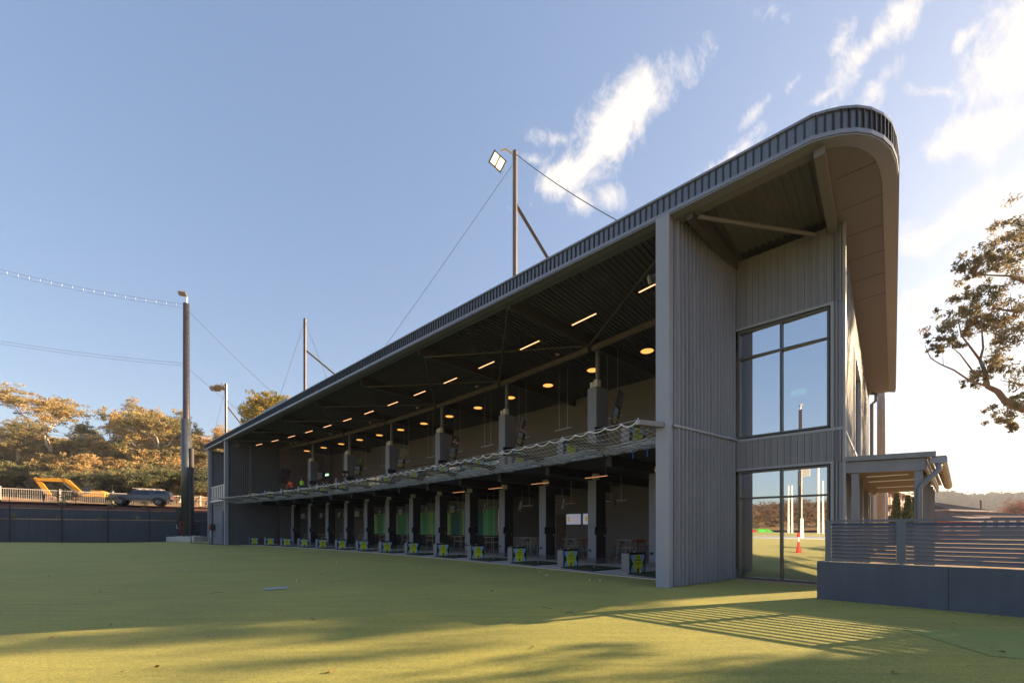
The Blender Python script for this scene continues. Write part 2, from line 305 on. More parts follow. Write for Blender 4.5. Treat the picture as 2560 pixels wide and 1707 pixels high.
# ------------------------------------------------------------------ mesh builder
class MB:
    def __init__(s): s.v = []; s.f = []; s.m = []
    def add(s, vs, fs, mi=0):
        o = len(s.v); s.v += [tuple(p) for p in vs]; s.f += [tuple(i + o for i in f) for f in fs]; s.m += [mi] * len(fs); return s
    def box(s, x0, x1, y0, y1, z0, z1, mi=0):
        if x0 > x1: x0, x1 = x1, x0
        if y0 > y1: y0, y1 = y1, y0
        return s.add([(x0, y0, z0), (x1, y0, z0), (x1, y1, z0), (x0, y1, z0), (x0, y0, z1), (x1, y0, z1), (x1, y1, z1), (x0, y1, z1)],
              [(0, 3, 2, 1), (4, 5, 6, 7), (0, 1, 5, 4), (1, 2, 6, 5), (2, 3, 7, 6), (3, 0, 4, 7)], mi)
    def tb(s, t0, t1, v0, v1, z0, z1, mi=0): return s.box(-t1, -t0, v0, v1, z0, z1, mi)   # box in facade coordinates
    def beam(s, p, q, wd, ht, mi=0, up=Vector((0, 0, 1))):
        p = Vector(p); q = Vector(q); a = (q - p).normalized()
        if abs(a.dot(up)) > .99: up = Vector((1, 0, 0))
        r = a.cross(up).normalized(); u = r.cross(a).normalized()
        vs = [c + r * sx * wd / 2 + u * sz * ht / 2 for c in (p, q) for sx, sz in ((-1, -1), (1, -1), (1, 1), (-1, 1))]
        return s.add(vs, [(0, 1, 2, 3), (7, 6, 5, 4), (0, 4, 5, 1), (1, 5, 6, 2), (2, 6, 7, 3), (3, 7, 4, 0)], mi)
    def tube(s, p, q, r, n=8, r2=None, mi=0, cap=True): return s.path([p, q], [r, r if r2 is None else r2], n, mi, cap)
    def path(s, pts, rad, n=8, mi=0, cap=True):
        pts = [Vector(p) for p in pts]; o = len(s.v); k = len(pts)
        if isinstance(rad, (int, float)): rad = [rad] * k
        ref = None
        for i, p in enumerate(pts):
            a = (pts[min(i + 1, k - 1)] - pts[max(i - 1, 0)])
            a = a.normalized() if a.length > 1e-9 else Vector((0, 0, 1))
            if ref is None: ref = Vector((0, 0, 1)) if abs(a.z) < .9 else Vector((1, 0, 0))
            r = a.cross(ref)
            if r.length < 1e-4: r = a.cross(Vector((0, 1, 0)))
            r.normalize(); u = r.cross(a).normalized(); ref = u
            for j in range(n):
                an = 2 * PI * j / n; s.v.append(tuple(p + r * math.cos(an) * rad[i] + u * math.sin(an) * rad[i]))
        for i in range(k - 1):
            for j in range(n):
                a = o + i * n + j; b = o + i * n + (j + 1) % n
                s.f.append((a, b, b + n, a + n)); s.m.append(mi)
        if cap and n > 2:
            s.f.append(tuple(o + j for j in reversed(range(n)))); s.m.append(mi)
            s.f.append(tuple(o + (k - 1) * n + j for j in range(n))); s.m.append(mi)
        return s
    def prism(s, poly, z0, z1, mi=0):
        k = len(poly); ar = sum(poly[i][0] * poly[(i + 1) % k][1] - poly[(i + 1) % k][0] * poly[i][1] for i in range(k))
        if ar < 0: poly = poly[::-1]
        vs = [(x, y, z0) for x, y in poly] + [(x, y, z1) for x, y in poly]
        return s.add(vs, [tuple(reversed(range(k))), tuple(range(k, 2 * k))] + [(i, (i + 1) % k, k + (i + 1) % k, k + i) for i in range(k)], mi)
    def ext(s, poly, axis_y0, axis_y1, mi=0):   # polygon in x-z, extruded along y
        k = len(poly)
        vs = [(x, axis_y0, z) for x, z in poly] + [(x, axis_y1, z) for x, z in poly]
        return s.add(vs, [tuple(range(k)), tuple(reversed(range(k, 2 * k)))] + [((i + 1) % k, i, k + i, k + (i + 1) % k) for i in range(k)], mi)
    def lathe(s, prof, n=16, c=(0, 0, 0), mi=0):
        o = len(s.v)
        for r, z in prof:
            for j in range(n): s.v.append((c[0] + r * math.cos(2 * PI * j / n), c[1] + r * math.sin(2 * PI * j / n), c[2] + z))
        for i in range(len(prof) - 1):
            for j in range(n):
                a = o + i * n + j; b = o + i * n + (j + 1) % n
                s.f.append((a, b, b + n, a + n)); s.m.append(mi)
        s.f.append(tuple(o + j for j in reversed(range(n)))); s.m.append(mi)
        s.f.append(tuple(o + (len(prof) - 1) * n + j for j in range(n))); s.m.append(mi)
        return s
    def disc(s, c, r, n=24, mi=0, th=.01): return s.lathe([(r, 0), (r, th)], n, c, mi)
    def xf(s, Mx, start=0):
        for i in range(start, len(s.v)): s.v[i] = tuple(Mx @ Vector(s.v[i]))
        return s
    def obj(s, name, mats, parent=None, smooth=False, bevel=0):
        me = bpy.data.meshes.new(name); me.from_pydata(s.v, [], s.f); me.update()
        if not isinstance(mats, (list, tuple)): mats = [mats]
        for m_ in mats: me.materials.append(m_)
        if len(mats) > 1: me.polygons.foreach_set('material_index', s.m)
        if smooth: me.polygons.foreach_set('use_smooth', [True] * len(s.f))
        o = bpy.data.objects.new(name, me); col.objects.link(o)
        if parent: o.parent = parent
        if bevel:
            bv = o.modifiers.new('bevel', 'BEVEL'); bv.width = bevel; bv.segments = 2; bv.limit_method = 'ANGLE'
        return o
def tag(o, label=None, cat=None, group=None, kind=None):
    if label: o['label'] = label
    if cat: o['category'] = cat
    if group: o['group'] = group
    if kind: o['kind'] = kind
    return o
def thing(name, label, cat, loc=(0, 0, 0), rz=0, group=None):
    o = bpy.data.objects.new(name, None); col.objects.link(o); o.location = loc; o.rotation_euler = (0, 0, rz)
    o.empty_display_size = .2
    return tag(o, label, cat, group)
def copy_tree(o, parent=None):
    c = o.copy(); col.objects.link(c)
    if parent: c.parent = parent
    for ch in list(o.children): copy_tree(ch, c)
    return c
ORD = ['first', 'second', 'third', 'fourth', 'fifth', 'sixth', 'seventh', 'eighth', 'ninth', 'tenth', 'eleventh', 'twelfth', 'thirteenth', 'fourteenth', 'fifteenth', 'sixteenth']
def text_mesh(name, s, size, mat_, parent, Mx, ext=.002):
    cu = bpy.data.curves.new(name, 'FONT'); cu.body = s; cu.size = size; cu.extrude = ext; cu.align_x = 'CENTER'; cu.align_y = 'CENTER'; cu.resolution_u = 2
    to = bpy.data.objects.new('tmp', cu); col.objects.link(to)
    dg = bpy.context.evaluated_depsgraph_get(); me = bpy.data.meshes.new_from_object(to.evaluated_get(dg))
    bpy.data.objects.remove(to); me.transform(Mx); me.materials.clear(); me.materials.append(mat_)
    o = bpy.data.objects.new(name, me); col.objects.link(o); o.parent = parent; return o
def arcloc(th, w_, z=0):
    t_, v_ = arc(th, w_); return W(t_, v_, z), ROT + th
def sm(x, a, b):
    q = max(0., min(1., (x - a) / (b - a))); return q * q * (3 - 2 * q)

# ================================================================== SETTING
def grid(name, f, t0, t1, nt_, v0, v1, nv_, mt, smooth=True):
    mb = MB(); ts = np.linspace(t0, t1, nt_); vs = np.linspace(v0, v1, nv_)
    for v_ in vs:
        for t_ in ts: mb.v.append(tuple(W(t_, v_, f(t_, v_))))
    for j in range(nv_ - 1):
        for i in range(nt_ - 1):
            a = j * nt_ + i; mb.f.append((a, a + nt_, a + nt_ + 1, a + 1)); mb.m.append(0)
    return tag(mb.obj(name, mt, smooth=smooth), kind='structure')
mb = MB(); mb.add([(-2500, -2500, -.08), (2500, -2500, -.08), (2500, 2500, -.08), (-2500, 2500, -.08)], [(0, 1, 2, 3)]); tag(mb.obj('ground', drygrass), kind='structure')
def turf_h(t_, v_): return .26 * sm(-v_, 5, 16) * sm(t_, 25, 55)
grid('turf', turf_h, 61.2, -14, 90, -170, 3.3, 140, turfm)
def hill_h(t_, v_):
    h = 4.36 + max(0, t_ - 66) * .062 + max(0, t_ - 108) * .10
    return h + .25 * math.sin(t_ * .3 + v_ * .21) * sm(t_, 70, 80)
grid('hillside', hill_h, 260, 63.4, 70, -190, 130, 70, drygrass)
mb = MB(); pts = [(64.5, -40), (64.5, 4), (88, 4), (92, -40)]
mb.add([W(t_, v_, hill_h(t_, v_) + .26) for t_, v_ in ((64.6, -45), (64.6, 12), (74, 12), (74, -45))], [(0, 1, 2, 3)])
tag(mb.obj('dirt_track', dirt), kind='structure')
# mulch slope between the retaining wall and the track
mb = MB(); vs = np.linspace(-70, 14, 40)
rng = random.Random(3)
for i, v_ in enumerate(vs):
    for k_, (t_, z_) in enumerate(((62.55, 3.62), (63.0, 4.0), (63.7, 4.32), (64.7, 4.46))):
        mb.v.append(tuple(W(t_, v_, z_ + rng.uniform(-.06, .06))))
for i in range(len(vs) - 1):
    for k_ in range(3):
        a = i * 4 + k_; mb.f.append((a, a + 1, a + 5, a + 4)); mb.m.append(0)
tag(mb.obj('mulch_bank', soilm, smooth=True), kind='structure')

# bay slab (arc front) and painted line
def arcpoly(w_, t0, t1, n_=40):
    a0, a1 = th_of(t0, w_), th_of(t1, w_); return [arc(a0 + (a1 - a0) * i / n_, w_) for i in range(n_ + 1)]
front = arcpoly(3.1, -.35, 42.2)
poly = [(-t_, v_) for t_, v_ in front] + [(-45.5, 22.5), (3.6, 22.5), (3.6, 3.65), (.9, 3.65)]
bldM = Matrix.Translation(Vector((AX, AY, 0))) @ Matrix.Rotation(ROT, 4, 'Z')
mb = MB(); mb.prism(poly, -.05, .025); mb.xf(bldM); tag(mb.obj('pavement', floorc), kind='structure')
def arcstrip(w0, w1, z, t0, t1, mt, name):
    mb = MB(); a = arcpoly(w0, t0, t1); b_ = arcpoly(w1, t0, t1)
    for i in range(len(a)): mb.v.append((-a[i][0], a[i][1], z)); mb.v.append((-b_[i][0], b_[i][1], z))
    for i in range(len(a) - 1): k = 2 * i; mb.f.append((k, k + 1, k + 3, k + 2)); mb.m.append(0)
    mb.xf(bldM); return tag(mb.obj(name, mt), kind='structure')
arcstrip(3.11, 3.95, .030, -.3, 42.2, conc, 'concrete_apron')
arcstrip(3.16, 3.24, .035, -.3, 42.2, redl, 'red_boundary_line')
# darker turf patch at the right
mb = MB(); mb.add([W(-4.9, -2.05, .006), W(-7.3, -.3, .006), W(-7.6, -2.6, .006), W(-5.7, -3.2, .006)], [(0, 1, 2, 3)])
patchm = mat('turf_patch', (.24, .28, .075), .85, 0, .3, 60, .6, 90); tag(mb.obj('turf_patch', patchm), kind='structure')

# ================================================================== RANGE BUILDING
bld = thing('driving_range_building', 'long two-storey dark grey metal clad driving range building with a curved roof end', 'building', (AX, AY, 0), ROT)
def ribwall(mb, p, q, z0, z1, thick, pitch, side=1, rw=.05, rd=.03, mi=0, seam=False, z1b=None):
    """wall from p to q (facade t,v) with vertical ribs standing off one side"""
    p = Vector((-p[0], p[1], 0)); q = Vector((-q[0], q[1], 0)); Lh = (q - p).length; a = (q - p) / Lh; nrm = Vector((-a.y, a.x, 0)) * side
    z1b = z1 if z1b is None else z1b
    def bx(s0, s1, d0, d1, top0, top1):
        vs = []
        for z_ in (0, 1):
            for s_, d_ in ((s0, d0), (s1, d0), (s1, d1), (s0, d1)):
                zz_ = z0 if z_ == 0 else (z1 + (z1b - z1) * s_ / Lh)
                c = p + a * s_ + nrm * d_; vs.append((c.x, c.y, zz_))
        mb.add(vs, [(0, 3, 2, 1), (4, 5, 6, 7), (0, 1, 5, 4), (1, 2, 6, 5), (2, 3, 7, 6), (3, 0, 4, 7)], mi)
    bx(0, Lh, -thick, 0, 0, 0)
    s = pitch / 2
    while s < Lh - rw:
        if seam:
            bx(s, s + rw, 0, rd, 0, 0)
        else:      # trapezoid rib
            vs = []
            for z_ in (0, 1):
                for s_, d_ in ((s, 0), (s + rw * .3, rd), (s + rw * .7, rd), (s + rw, 0)):
                    zz_ = z0 if z_ == 0 else (z1 + (z1b - z1) * s_ / Lh)
                    c = p + a * s_ + nrm * d_; vs.append((c.x, c.y, zz_))
            mb.add(vs, [(0, 1, 5, 4), (1, 2, 6, 5), (2, 3, 7, 6), (3, 0, 4, 7), (4, 5, 6, 7), (3, 2, 1, 0)], mi)
        s += pitch
    return mb
# near pillar and partition wall
MB().tb(-.37, 0, 0, .30, 0, 10.06).obj('corner_pillar', cladl, bld, bevel=.008)
mb = MB(); ribwall(mb, (-.40, .30), (-1.10, 3.52), .02, 4.36, .30, .19, -1, .10, .065); ribwall(mb, (-.40, .30), (-1.10, 3.52), 4.44, 10.12, .30, .19, -1, .10, .065)
mb.obj('partition_wall', clad, bld)
mb = MB(); mb.beam((.375, .22, 4.40), (1.14, 3.52, 4.40), .14, .06); mb.obj('flashing', cladl, bld)
# inner part of the same partition, running back inside the range
mb = MB(); mb.tb(-1.35, -1.14, 3.8, 14.8, .03, 9.9); mb.obj('inner_wall', cladd, bld)
# window wall of the near wing (v=3.55): pieces around the two openings
PANE = -3.0
T0, T1 = -1.12, -3.85; WT0, WT1 = -1.17, -3.50; VW = 3.55
mb = MB()
for z0, z1, a, b_ in ((7.90, 10.06, T0, T1), (3.46, 4.34, T0, T1), (.0, 3.46, -3.56, T1), (4.42, 7.90, -3.56, T1)):
    ribwall(mb, (a, VW), (b_, VW), z0, z1, .18, .168, -1, .04, .035, seam=True)
mb.obj('window_wall', clad, bld)
mb = MB()
for z0, z1, a, b_ in ((7.90, 10.06, T0, T1), (3.46, 4.34, T0, T1), (.0, 3.46, -3.56, T1), (4.42, 7.90, -3.56, T1)):
    q_ = a - .084
    while q_ > b_ + .06: mb.tb(q_ - .005, q_ + .007, VW - .004, VW + .002, z0 + .01, z1 - .01); mb.tb(q_ - .050, q_ - .036, VW - .004, VW + .002, z0 + .01, z1 - .01); q_ -= .168
mb.obj('panel_joints', mat('joint_shade', (.05, .05, .052), .6), bld)  # dark strips on the wall face stand in for shade in the grooves
mb = MB(); mb.tb(-3.86, -1.12, VW - .03, VW + .1, 4.34, 4.42); mb.tb(-3.865, -3.80, VW - .035, VW + .1, 0, 10.05)
mb.tb(-3.60, -1.13, VW - .04, VW, 7.86, 7.93); mb.tb(-3.60, -3.53, VW - .04, VW, 4.42, 7.86); mb.tb(-3.60, -1.13, VW - .04, VW, 3.42, 3.49); mb.tb(-3.60, -3.53, VW - .04, VW, 0, 3.42)
mb.obj('wall_trim', cladl, bld)
def window(z0, z1, zt, name):
    mb = MB(); y0, y1 = VW + .02, VW + .19; fw = .055
    mb.tb(WT1, WT0, y0, y1, z0, z0 + fw); mb.tb(WT1, WT0, y0, y1, z1 - fw, z1)
    for t_ in (WT0, -2.31, WT1 + fw): mb.tb(t_ - fw, t_, y0, y1, z0 + fw, z1 - fw)
    mb.tb(WT1 + fw, -2.31 - fw, y0, y1, zt, zt + fw); mb.tb(-2.31, WT0 - fw, y0, y1, zt, zt + fw)
    f = mb.obj(name, mat('window_frame', (.07, .072, .075), .4), bld)
    for ta, tb_ in ((WT1 + fw, -2.31 - fw), (-2.31, WT0 - fw)):
        hw = (tb_ - ta) / 2; dv = hw * math.sin(R(PANE)); tm = (ta + tb_) / 2
        MB().beam((-tm - hw, VW + .11 - dv, (z0 + z1) / 2), (-tm + hw, VW + .11 + dv, (z0 + z1) / 2), .012, z1 - z0 - 2 * fw).obj('glass_pane', wglass, f)
window(4.46, 7.84, 6.95, 'upper_window'); window(.03, 3.40, 2.53, 'ground_window')
# wing end wall (sunlit), with a narrow tall window
mb = MB(); VB = 22.9
for v0, v1, z0, z1 in ((3.55, 7.9, 0, 9.94), (12.1, VB, 0, 9.94), (7.9, 12.1, 0, 4.3), (7.9, 12.1, 7.9, 9.94)):
    ribwall(mb, (-3.72, v0), (-3.72, v1), z0, z1, .15, .21, -1, .035, .10, seam=True)
mb.tb(-3.86, -3.72, 3.6, 3.66, 0, 9.94)
mb.obj('end_wall', clad, bld)
mb = MB(); mb.tb(-3.84, -3.72, 3.68, VB, 4.33, 4.42); mb.tb(-3.86, -3.7, 7.8, 7.9, 4.3, 7.98); mb.tb(-3.86, -3.7, 12.1, 12.2, 4.3, 7.98); mb.tb(-3.86, -3.7, 7.9, 12.1, 7.9, 7.98); mb.obj('end_wall_trim', cladl, bld)
mb = MB(); mb.tb(-3.74, -3.70, 7.9, 12.1, 4.3, 7.9); mb.obj('end_window', wglass, bld)
# rooms inside the near wing
mb = MB(); mb.tb(-3.6, -1.4, 3.75, 9, 4.2, 4.4); mb.tb(-3.6, -1.4, 9, 9.2, 0, 9.9); mb.tb(-1.4, -1.36, 3.75, 9, 0, 9.9); mb.tb(-3.58, -3.5, 3.75, 7.8, 0, 9.9); mb.obj('wing_room', intm, bld)
mb = MB(); mb.tb(-2.55, -2.1, 6.9, 6.93, 6.4, 6.6); mb.obj('exit_sign', [exitg], bld)
# ---- roof
arcp = [(-3.49, 0.0), (-3.75, .10), (-4.0, .23), (-4.25, .42), (-4.47, .68), (-4.66, 1.02), (-4.80, 1.42), (-4.88, 1.9), (-4.92, 2.45)]
tEnd = 49.9
outline = [(tEnd, 0)] + arcp + [(-5.04, 23.9), (tEnd, 23.9)]
def off(pts, k): # shrink outline inwards by k (rough: towards the roof interior)
    out = []
    n_ = len(pts)
    for i in range(n_):
        a = Vector(pts[i - 1]); b_ = Vector(pts[i]); c = Vector(pts[(i + 1) % n_])
        e1 = (b_ - a).normalized(); e2 = (c - b_).normalized(); n1 = Vector((-e1.y, e1.x)); n2 = Vector((-e2.y, e2.x))
        nn_ = (n1 + n2).normalized(); out.append(tuple(b_ - nn_ * k * SGN / max(.3, nn_.dot(n1))))
    return out
SGN = -1
_t = off(outline, .1)
if not (_t[0][0] < tEnd): SGN = 1
inn = off(outline, .10)
MB().prism([(-a, b_) for a, b_ in inn], 10.42, 10.60).obj('roof', steel, bld)
def band(mb, path, k0, k1, z0, z1, mi=0):
    """closed-section band following the front edge, between inward offsets k0<k1"""
    A_ = off(outline, k0) if k0 else outline; B_ = off(outline, k1)
    idx = range(0, len(outline) - 1)
    for i in list(idx)[:-1]:
        p0, p1, q0, q1 = A_[i], A_[i + 1], B_[i], B_[i + 1]
        vs = [(-p0[0], p0[1], z0), (-p1[0], p1[1], z0), (-q1[0], q1[1], z0), (-q0[0], q0[1], z0), (-p0[0], p0[1], z1), (-p1[0], p1[1], z1), (-q1[0], q1[1], z1), (-q0[0], q0[1], z1)]
        mb.add(vs, [(0, 3, 2, 1), (4, 5, 6, 7), (0, 1, 5, 4), (1, 2, 6, 5), (2, 3, 7, 6), (3, 0, 4, 7)], mi)
    return mb
mb = MB(); band(mb, None, .045, .09, 10.14, 10.585); 
fo = mb.obj('fascia', fasc, bld)
mb = MB()    # standing seams on the fascia
def seam_at(p, nrm, wd=.028, dp=.045, z0=10.14, z1=10.575):
    a = Vector((-nrm.y, nrm.x)); vs = []
    for z_ in (z0, z1):
        for s_, d_ in ((-wd / 2, -.05), (wd / 2, -.05), (wd / 2, dp - .045), (-wd / 2, dp - .045)):
            c = p + a * s_ + nrm * d_; vs.append((c.x, c.y, z_))
    mb.add(vs, [(0, 3, 2, 1), (4, 5, 6, 7), (0, 1, 5, 4), (1, 2, 6, 5), (2, 3, 7, 6), (3, 0, 4, 7)])
t_ = -3.36
while t_ < tEnd: seam_at(Vector((-t_, 0)), Vector((0, -1))); t_ += .166
pp = [Vector((-a, b_)) for a, b_ in arcp]; acc = .0; nxt = .10
for i in range(len(pp) - 1):
    e = pp[i + 1] - pp[i]; Ls = e.length; ed = e / Ls; nr = Vector((ed.y, -ed.x))
    while nxt <= acc + Ls: seam_at(pp[i] + ed * (nxt - acc), nr); nxt += .158
    acc += Ls
v_ = 2.6
while v_ < 23.8: seam_at(Vector((4.93 + .006 * (v_ - 2.45), v_)), Vector((1, 0))); v_ += .166
mb.obj('fascia_seams', mat('seam_shade', (.022, .025, .032), .35, .2), bld)  # near-black colour stands in for shade on the seam sides
mb = MB(); band(mb, None, 0, .12, 10.575, 10.63); band(mb, None, 0, .10, 10.055, 10.15); band(mb, None, .02, .30, 10.02, 10.06)
mb.obj('fascia_lip', fascl, bld)
MB().tb(42, 49.7, 5.5, 23, 10.6, 15.3).obj('roof_sun_blocker', clad, bld)  # unseen block added on the roof to keep low sun off the retaining walls
# soffit of the solid end and the front eave strip
mb = MB(); s_in = off(outline, .28)
endp = [(-a, b_) for a, b_ in s_in[1:-1]]
mb.prism([(3.58, .28)] + [p for p in endp if p[0] > 3.58] + [(3.58, 23.6)], 10.035, 10.09)
mb.obj('end_soffit', soff, bld)
mb = MB()
for v0 in (1.62, 2.95, 4.35, 5.8, 7.3, 8.9): MB().box(3.80, 4.72, v0, v0 + .012, 10.028, 10.036).obj('soffit_joint', steel, bld)
MB().tb(-3.7, tEnd - .1, .28, .58, 10.03, 10.12).obj('front_soffit', soff, bld)
# roof deck with ribs
mb = MB(); mb.tb(-1.2, tEnd - .2, .5, 23.6, 10.36, 10.40)
t_ = -1.2
while t_ < 44.5: mb.tb(t_, t_ + .10, .6, 15, 10.31, 10.36); t_ += .19
mb.obj('roof_deck', deckm, bld)
mb = MB(); mb.tb(-3.6, -1.2, .5, 3.6, 10.36, 10.40); t_ = -3.5
while t_ < -1.3: mb.tb(t_, t_ + .045, .58, 3.6, 10.29, 10.36); t_ += .188
mb.obj('end_roof_deck', deckl, bld)
# steelwork
def P(t_, v_, z): return (-t_, v_, z)
mb = MB(); mb.beam(P(-3.60, .28, 9.98), P(-3.58, 3.7, 9.98), .2, .3); mb.obj('edge_rafter', soff, bld)
mb = MB(); mb.beam(P(-.80, .3, 9.98), P(-1.13, 3.5, 9.98), .16, .3); mb.beam(P(-.9, .3, 10.1), P(-3.5, .3, 10.1), .1, .1); mb.obj('rafter', steel, bld)
mb = MB(); mb.path([P(-1.0, .45, 9.88), P(-3.2, 3.35, 9.88)], .055, 10); mb.obj('roof_brace', soff, bld)
STR = [1, 3, 5, 7, 9, 11]      # structural column boundaries
for k in [-1] + STR + [13]:
    th = TB(k); a = arc(th, 6.3); b_ = arc(th, .95); c = arc(th, 13)
    if k in STR:
        mb = MB(); mb.beam(P(b_[0], max(.5, b_[1]), 10.08), P(c[0], c[1], 10.08), .18, .42); mb.obj('rafter', steel, bld)
nodes = [arc(TB(k), 6.2) for k in [-1] + STR + [12.6]]
for i in range(len(nodes) - 1):
    a, b_ = nodes[i], nodes[i + 1]
    MB().beam(P(a[0] + .1, a[1], 9.72), P(b_[0] - .1, b_[1], 9.72), .14, .24).obj('longitudinal_beam', steelg if 0 else mat('beam_brown', (.11, .10, .09), .5), bld)
for k in STR:
    n0 = arc(TB(k), 6.1)
    for kk in (k - 2, k + 2):
        e0 = arc(TB(kk), 1.0)
        if e0[0] < 0 or e0[0] > 43: e0 = (max(.2, min(42.0, e0[0])), max(.8, e0[1]))
        mb = MB(); mb.path([P(n0[0], n0[1], 9.86), P(e0[0], e0[1] + .3, 9.86)], .05, 8); mb.obj('roof_brace', steel, bld)
# upper floor
fr = arcpoly(3.32, -.45, 42.6)
poly = [(-a, b_) for a, b_ in fr] + [(-43.5, 22.5), (1.3, 22.5), (1.3, 3.9), (.95, 3.35)]
MB().prism(poly, 4.30, 4.50).obj('upper_floor', mat('floor_edge', (.36, .35, .31), .7), bld)
MB().prism([(x * .999, y_ + .06) for x, y_ in poly], 4.20, 4.295).obj('ground_ceiling', mat('ground_ceiling_lining', (.045, .044, .045), .6), bld)
mb = MB(); npt = [arc(TB(k), 3.18) for k in range(-1, 14)]
npt[0] = (-.45, 1.30)
for i in range(len(npt) - 1):
    a, b_ = npt[i], npt[i + 1]; mb.beam(P(a[0], a[1] + .04, 4.29), P(b_[0], b_[1] + .04, 4.29), .05, .30); mb.beam(P(a[0], a[1], 4.155), P(b_[0], b_[1], 4.155), .12, .03); mb.beam(P(a[0], a[1], 4.425), P(b_[0], b_[1], 4.425), .12, .03)
mb.obj('edge_beam', beamm, bld)
mb = MB()
for k in range(0, 13):
    a, b_ = arc(TB(k), 3.4), arc(TB(k), 12.4); mb.beam(P(a[0], a[1], 3.99), P(b_[0], b_[1], 3.99), .22, .38)
mb.obj('ceiling_beams', black, bld)
# back walls
def arcwall(w_, k0, k1, z0, z1, mt, name, pitch=.3, n_=12, par=bld):
    mb = MB()
    for i in range(n_):
        a = arc(k0 + (k1 - k0) * i / n_, w_); b_ = arc(k0 + (k1 - k0) * (i + 1) / n_, w_)
        ribwall(mb, a, b_, z0, z1, .15, pitch, -1, .035, .02)
    return mb.obj(name, mt, par)
bw = mat('back_wall_cladding', (.185, .188, .20), .55, 0, .06, 1)
bwd = mat('back_wall_dark', (.19, .18, .18), .55, 0, .06, 1)
arcwall(13.2, -.165, -.0205, 4.5, 10.35, bw, 'upper_back_wall')
arcwall(13.2, -.0205, .060, 7.25, 10.35, bw, 'upper_back_wall', n_=6)
arcwall(13.2, .060, .075, 4.5, 10.35, bw, 'upper_back_wall', n_=2); arcwall(13.2, .075, .115, 7.1, 10.35, bw, 'upper_back_wall', n_=3)
arcwall(13.2, .115, .17, 4.5, 10.35, bwd, 'upper_back_wall', n_=4)
arcwall(12.6, -.165, -.0585, .03, 4.3, bwd, 'ground_back_wall', n_=8)
arcwall(12.6, -.0585, -.021, .03, 1.0, bwd, 'ground_back_wall', n_=3)
arcwall(12.6, .105, .17, .03, 4.3, bwd, 'ground_back_wall', n_=5)
arcwall(12.6, -.021, .105, 3.15, 4.3, bwd, 'ground_back_wall', n_=9)
arcwall(12.6, -.021, .105, .03, 1.05, black, 'counter_front', n_=9)
arcwall(12.6, -.0585, -.021, 1.0, 4.3, mat('dark_board', (.05, .046, .044), .5, 0, .1, 1), 'dark_board', 2.0, 3)
# upper glazed bar front
for (k0, k1) in ((-.0205, .060), (.075, .115)):
    n_ = 8 if k1 < .07 else 4
    mb = MB()
    for i in range(n_ + 1):
        a = arc(k0 + (k1 - k0) * i / n_, 13.15); mb.tb(a[0] - .04, a[0] + .04, a[1] - .05, a[1] + .05, 4.5, 7.2)
    a, b_ = arc(k0, 13.15), arc(k1, 13.15)
    mb.beam(P(a[0], a[1], 7.2), P(b_[0], b_[1], 7.2), .12, .14); mb.beam(P(a[0], a[1], 6.75), P(b_[0], b_[1], 6.75), .06, .05)
    f = mb.obj('bar_window', black, bld)
    mb = MB(); mb.beam(P(a[0], a[1] + .02, 5.85), P(b_[0], b_[1] + .02, 5.85), .01, 2.6); mb.obj('glass_pane', cglass, f)
mb = MB(); a, b_ = arc(-.03, 17), arc(.13, 17); mb.beam(P(a[0], a[1], 6.2), P(b_[0], b_[1], 6.2), .1, 3.6)
a, b_ = arc(-.03, 15.1), arc(.13, 15.1); mb.beam(P(a[0], a[1], 7.75), P(b_[0], b_[1], 7.75), 3.7, .05); mb.obj('bar_lining', intw, bld)
for i in range(5):
    a = arc(-.012 + .022 * i, 14.2); mb = MB(); mb.tb(a[0] - .6, a[0] + .6, a[1] - .06, a[1] + .06, 7.25, 7.3); mb.obj('bar_lamp', warmd, bld)
# green striped mural behind the ground floor counter
mural = thing('striped_mural', 'green and grey vertical striped wall mural behind the ground floor counter', 'mural', W(*arc(.04, 12.5)), ROT)
mb = MB(); k = -.0205; rr_ = random.Random(5); o0 = arc(.04, 12.5)
while k < .104:
    dk = rr_.choice((.0012, .0018, .0026, .0034)); a = arc(k, 12.5); b_ = arc(min(k + dk, .105), 12.5)
    mb.beam((o0[0] - a[0], a[1] - o0[1], 2.1), (o0[0] - b_[0], b_[1] - o0[1], 2.1), .02, 2.1, rr_.choice((0, 0, 1, 2, 2, 3, 4, 4))); k += dk
mb.obj('striped_panel', mgreen, mural)
# end partitions: far side
a0 = (42.25, .3); a1 = (42.95, 5.0)
mb = MB(); ribwall(mb, a0, a1, .02, 10.06, .28, .19, -1, .10, .045)
mb.obj('far_partition_wall', cladd, bld); MB().tb(42.12, 42.42, 0, .3, 0, 10.06).obj('far_pillar', cladl, bld, bevel=.008)
MB().beam(P(43.1, 5.1, 5), P(44.6, 15.5, 5), .2, 10).obj('far_inner_wall', bwd, bld)
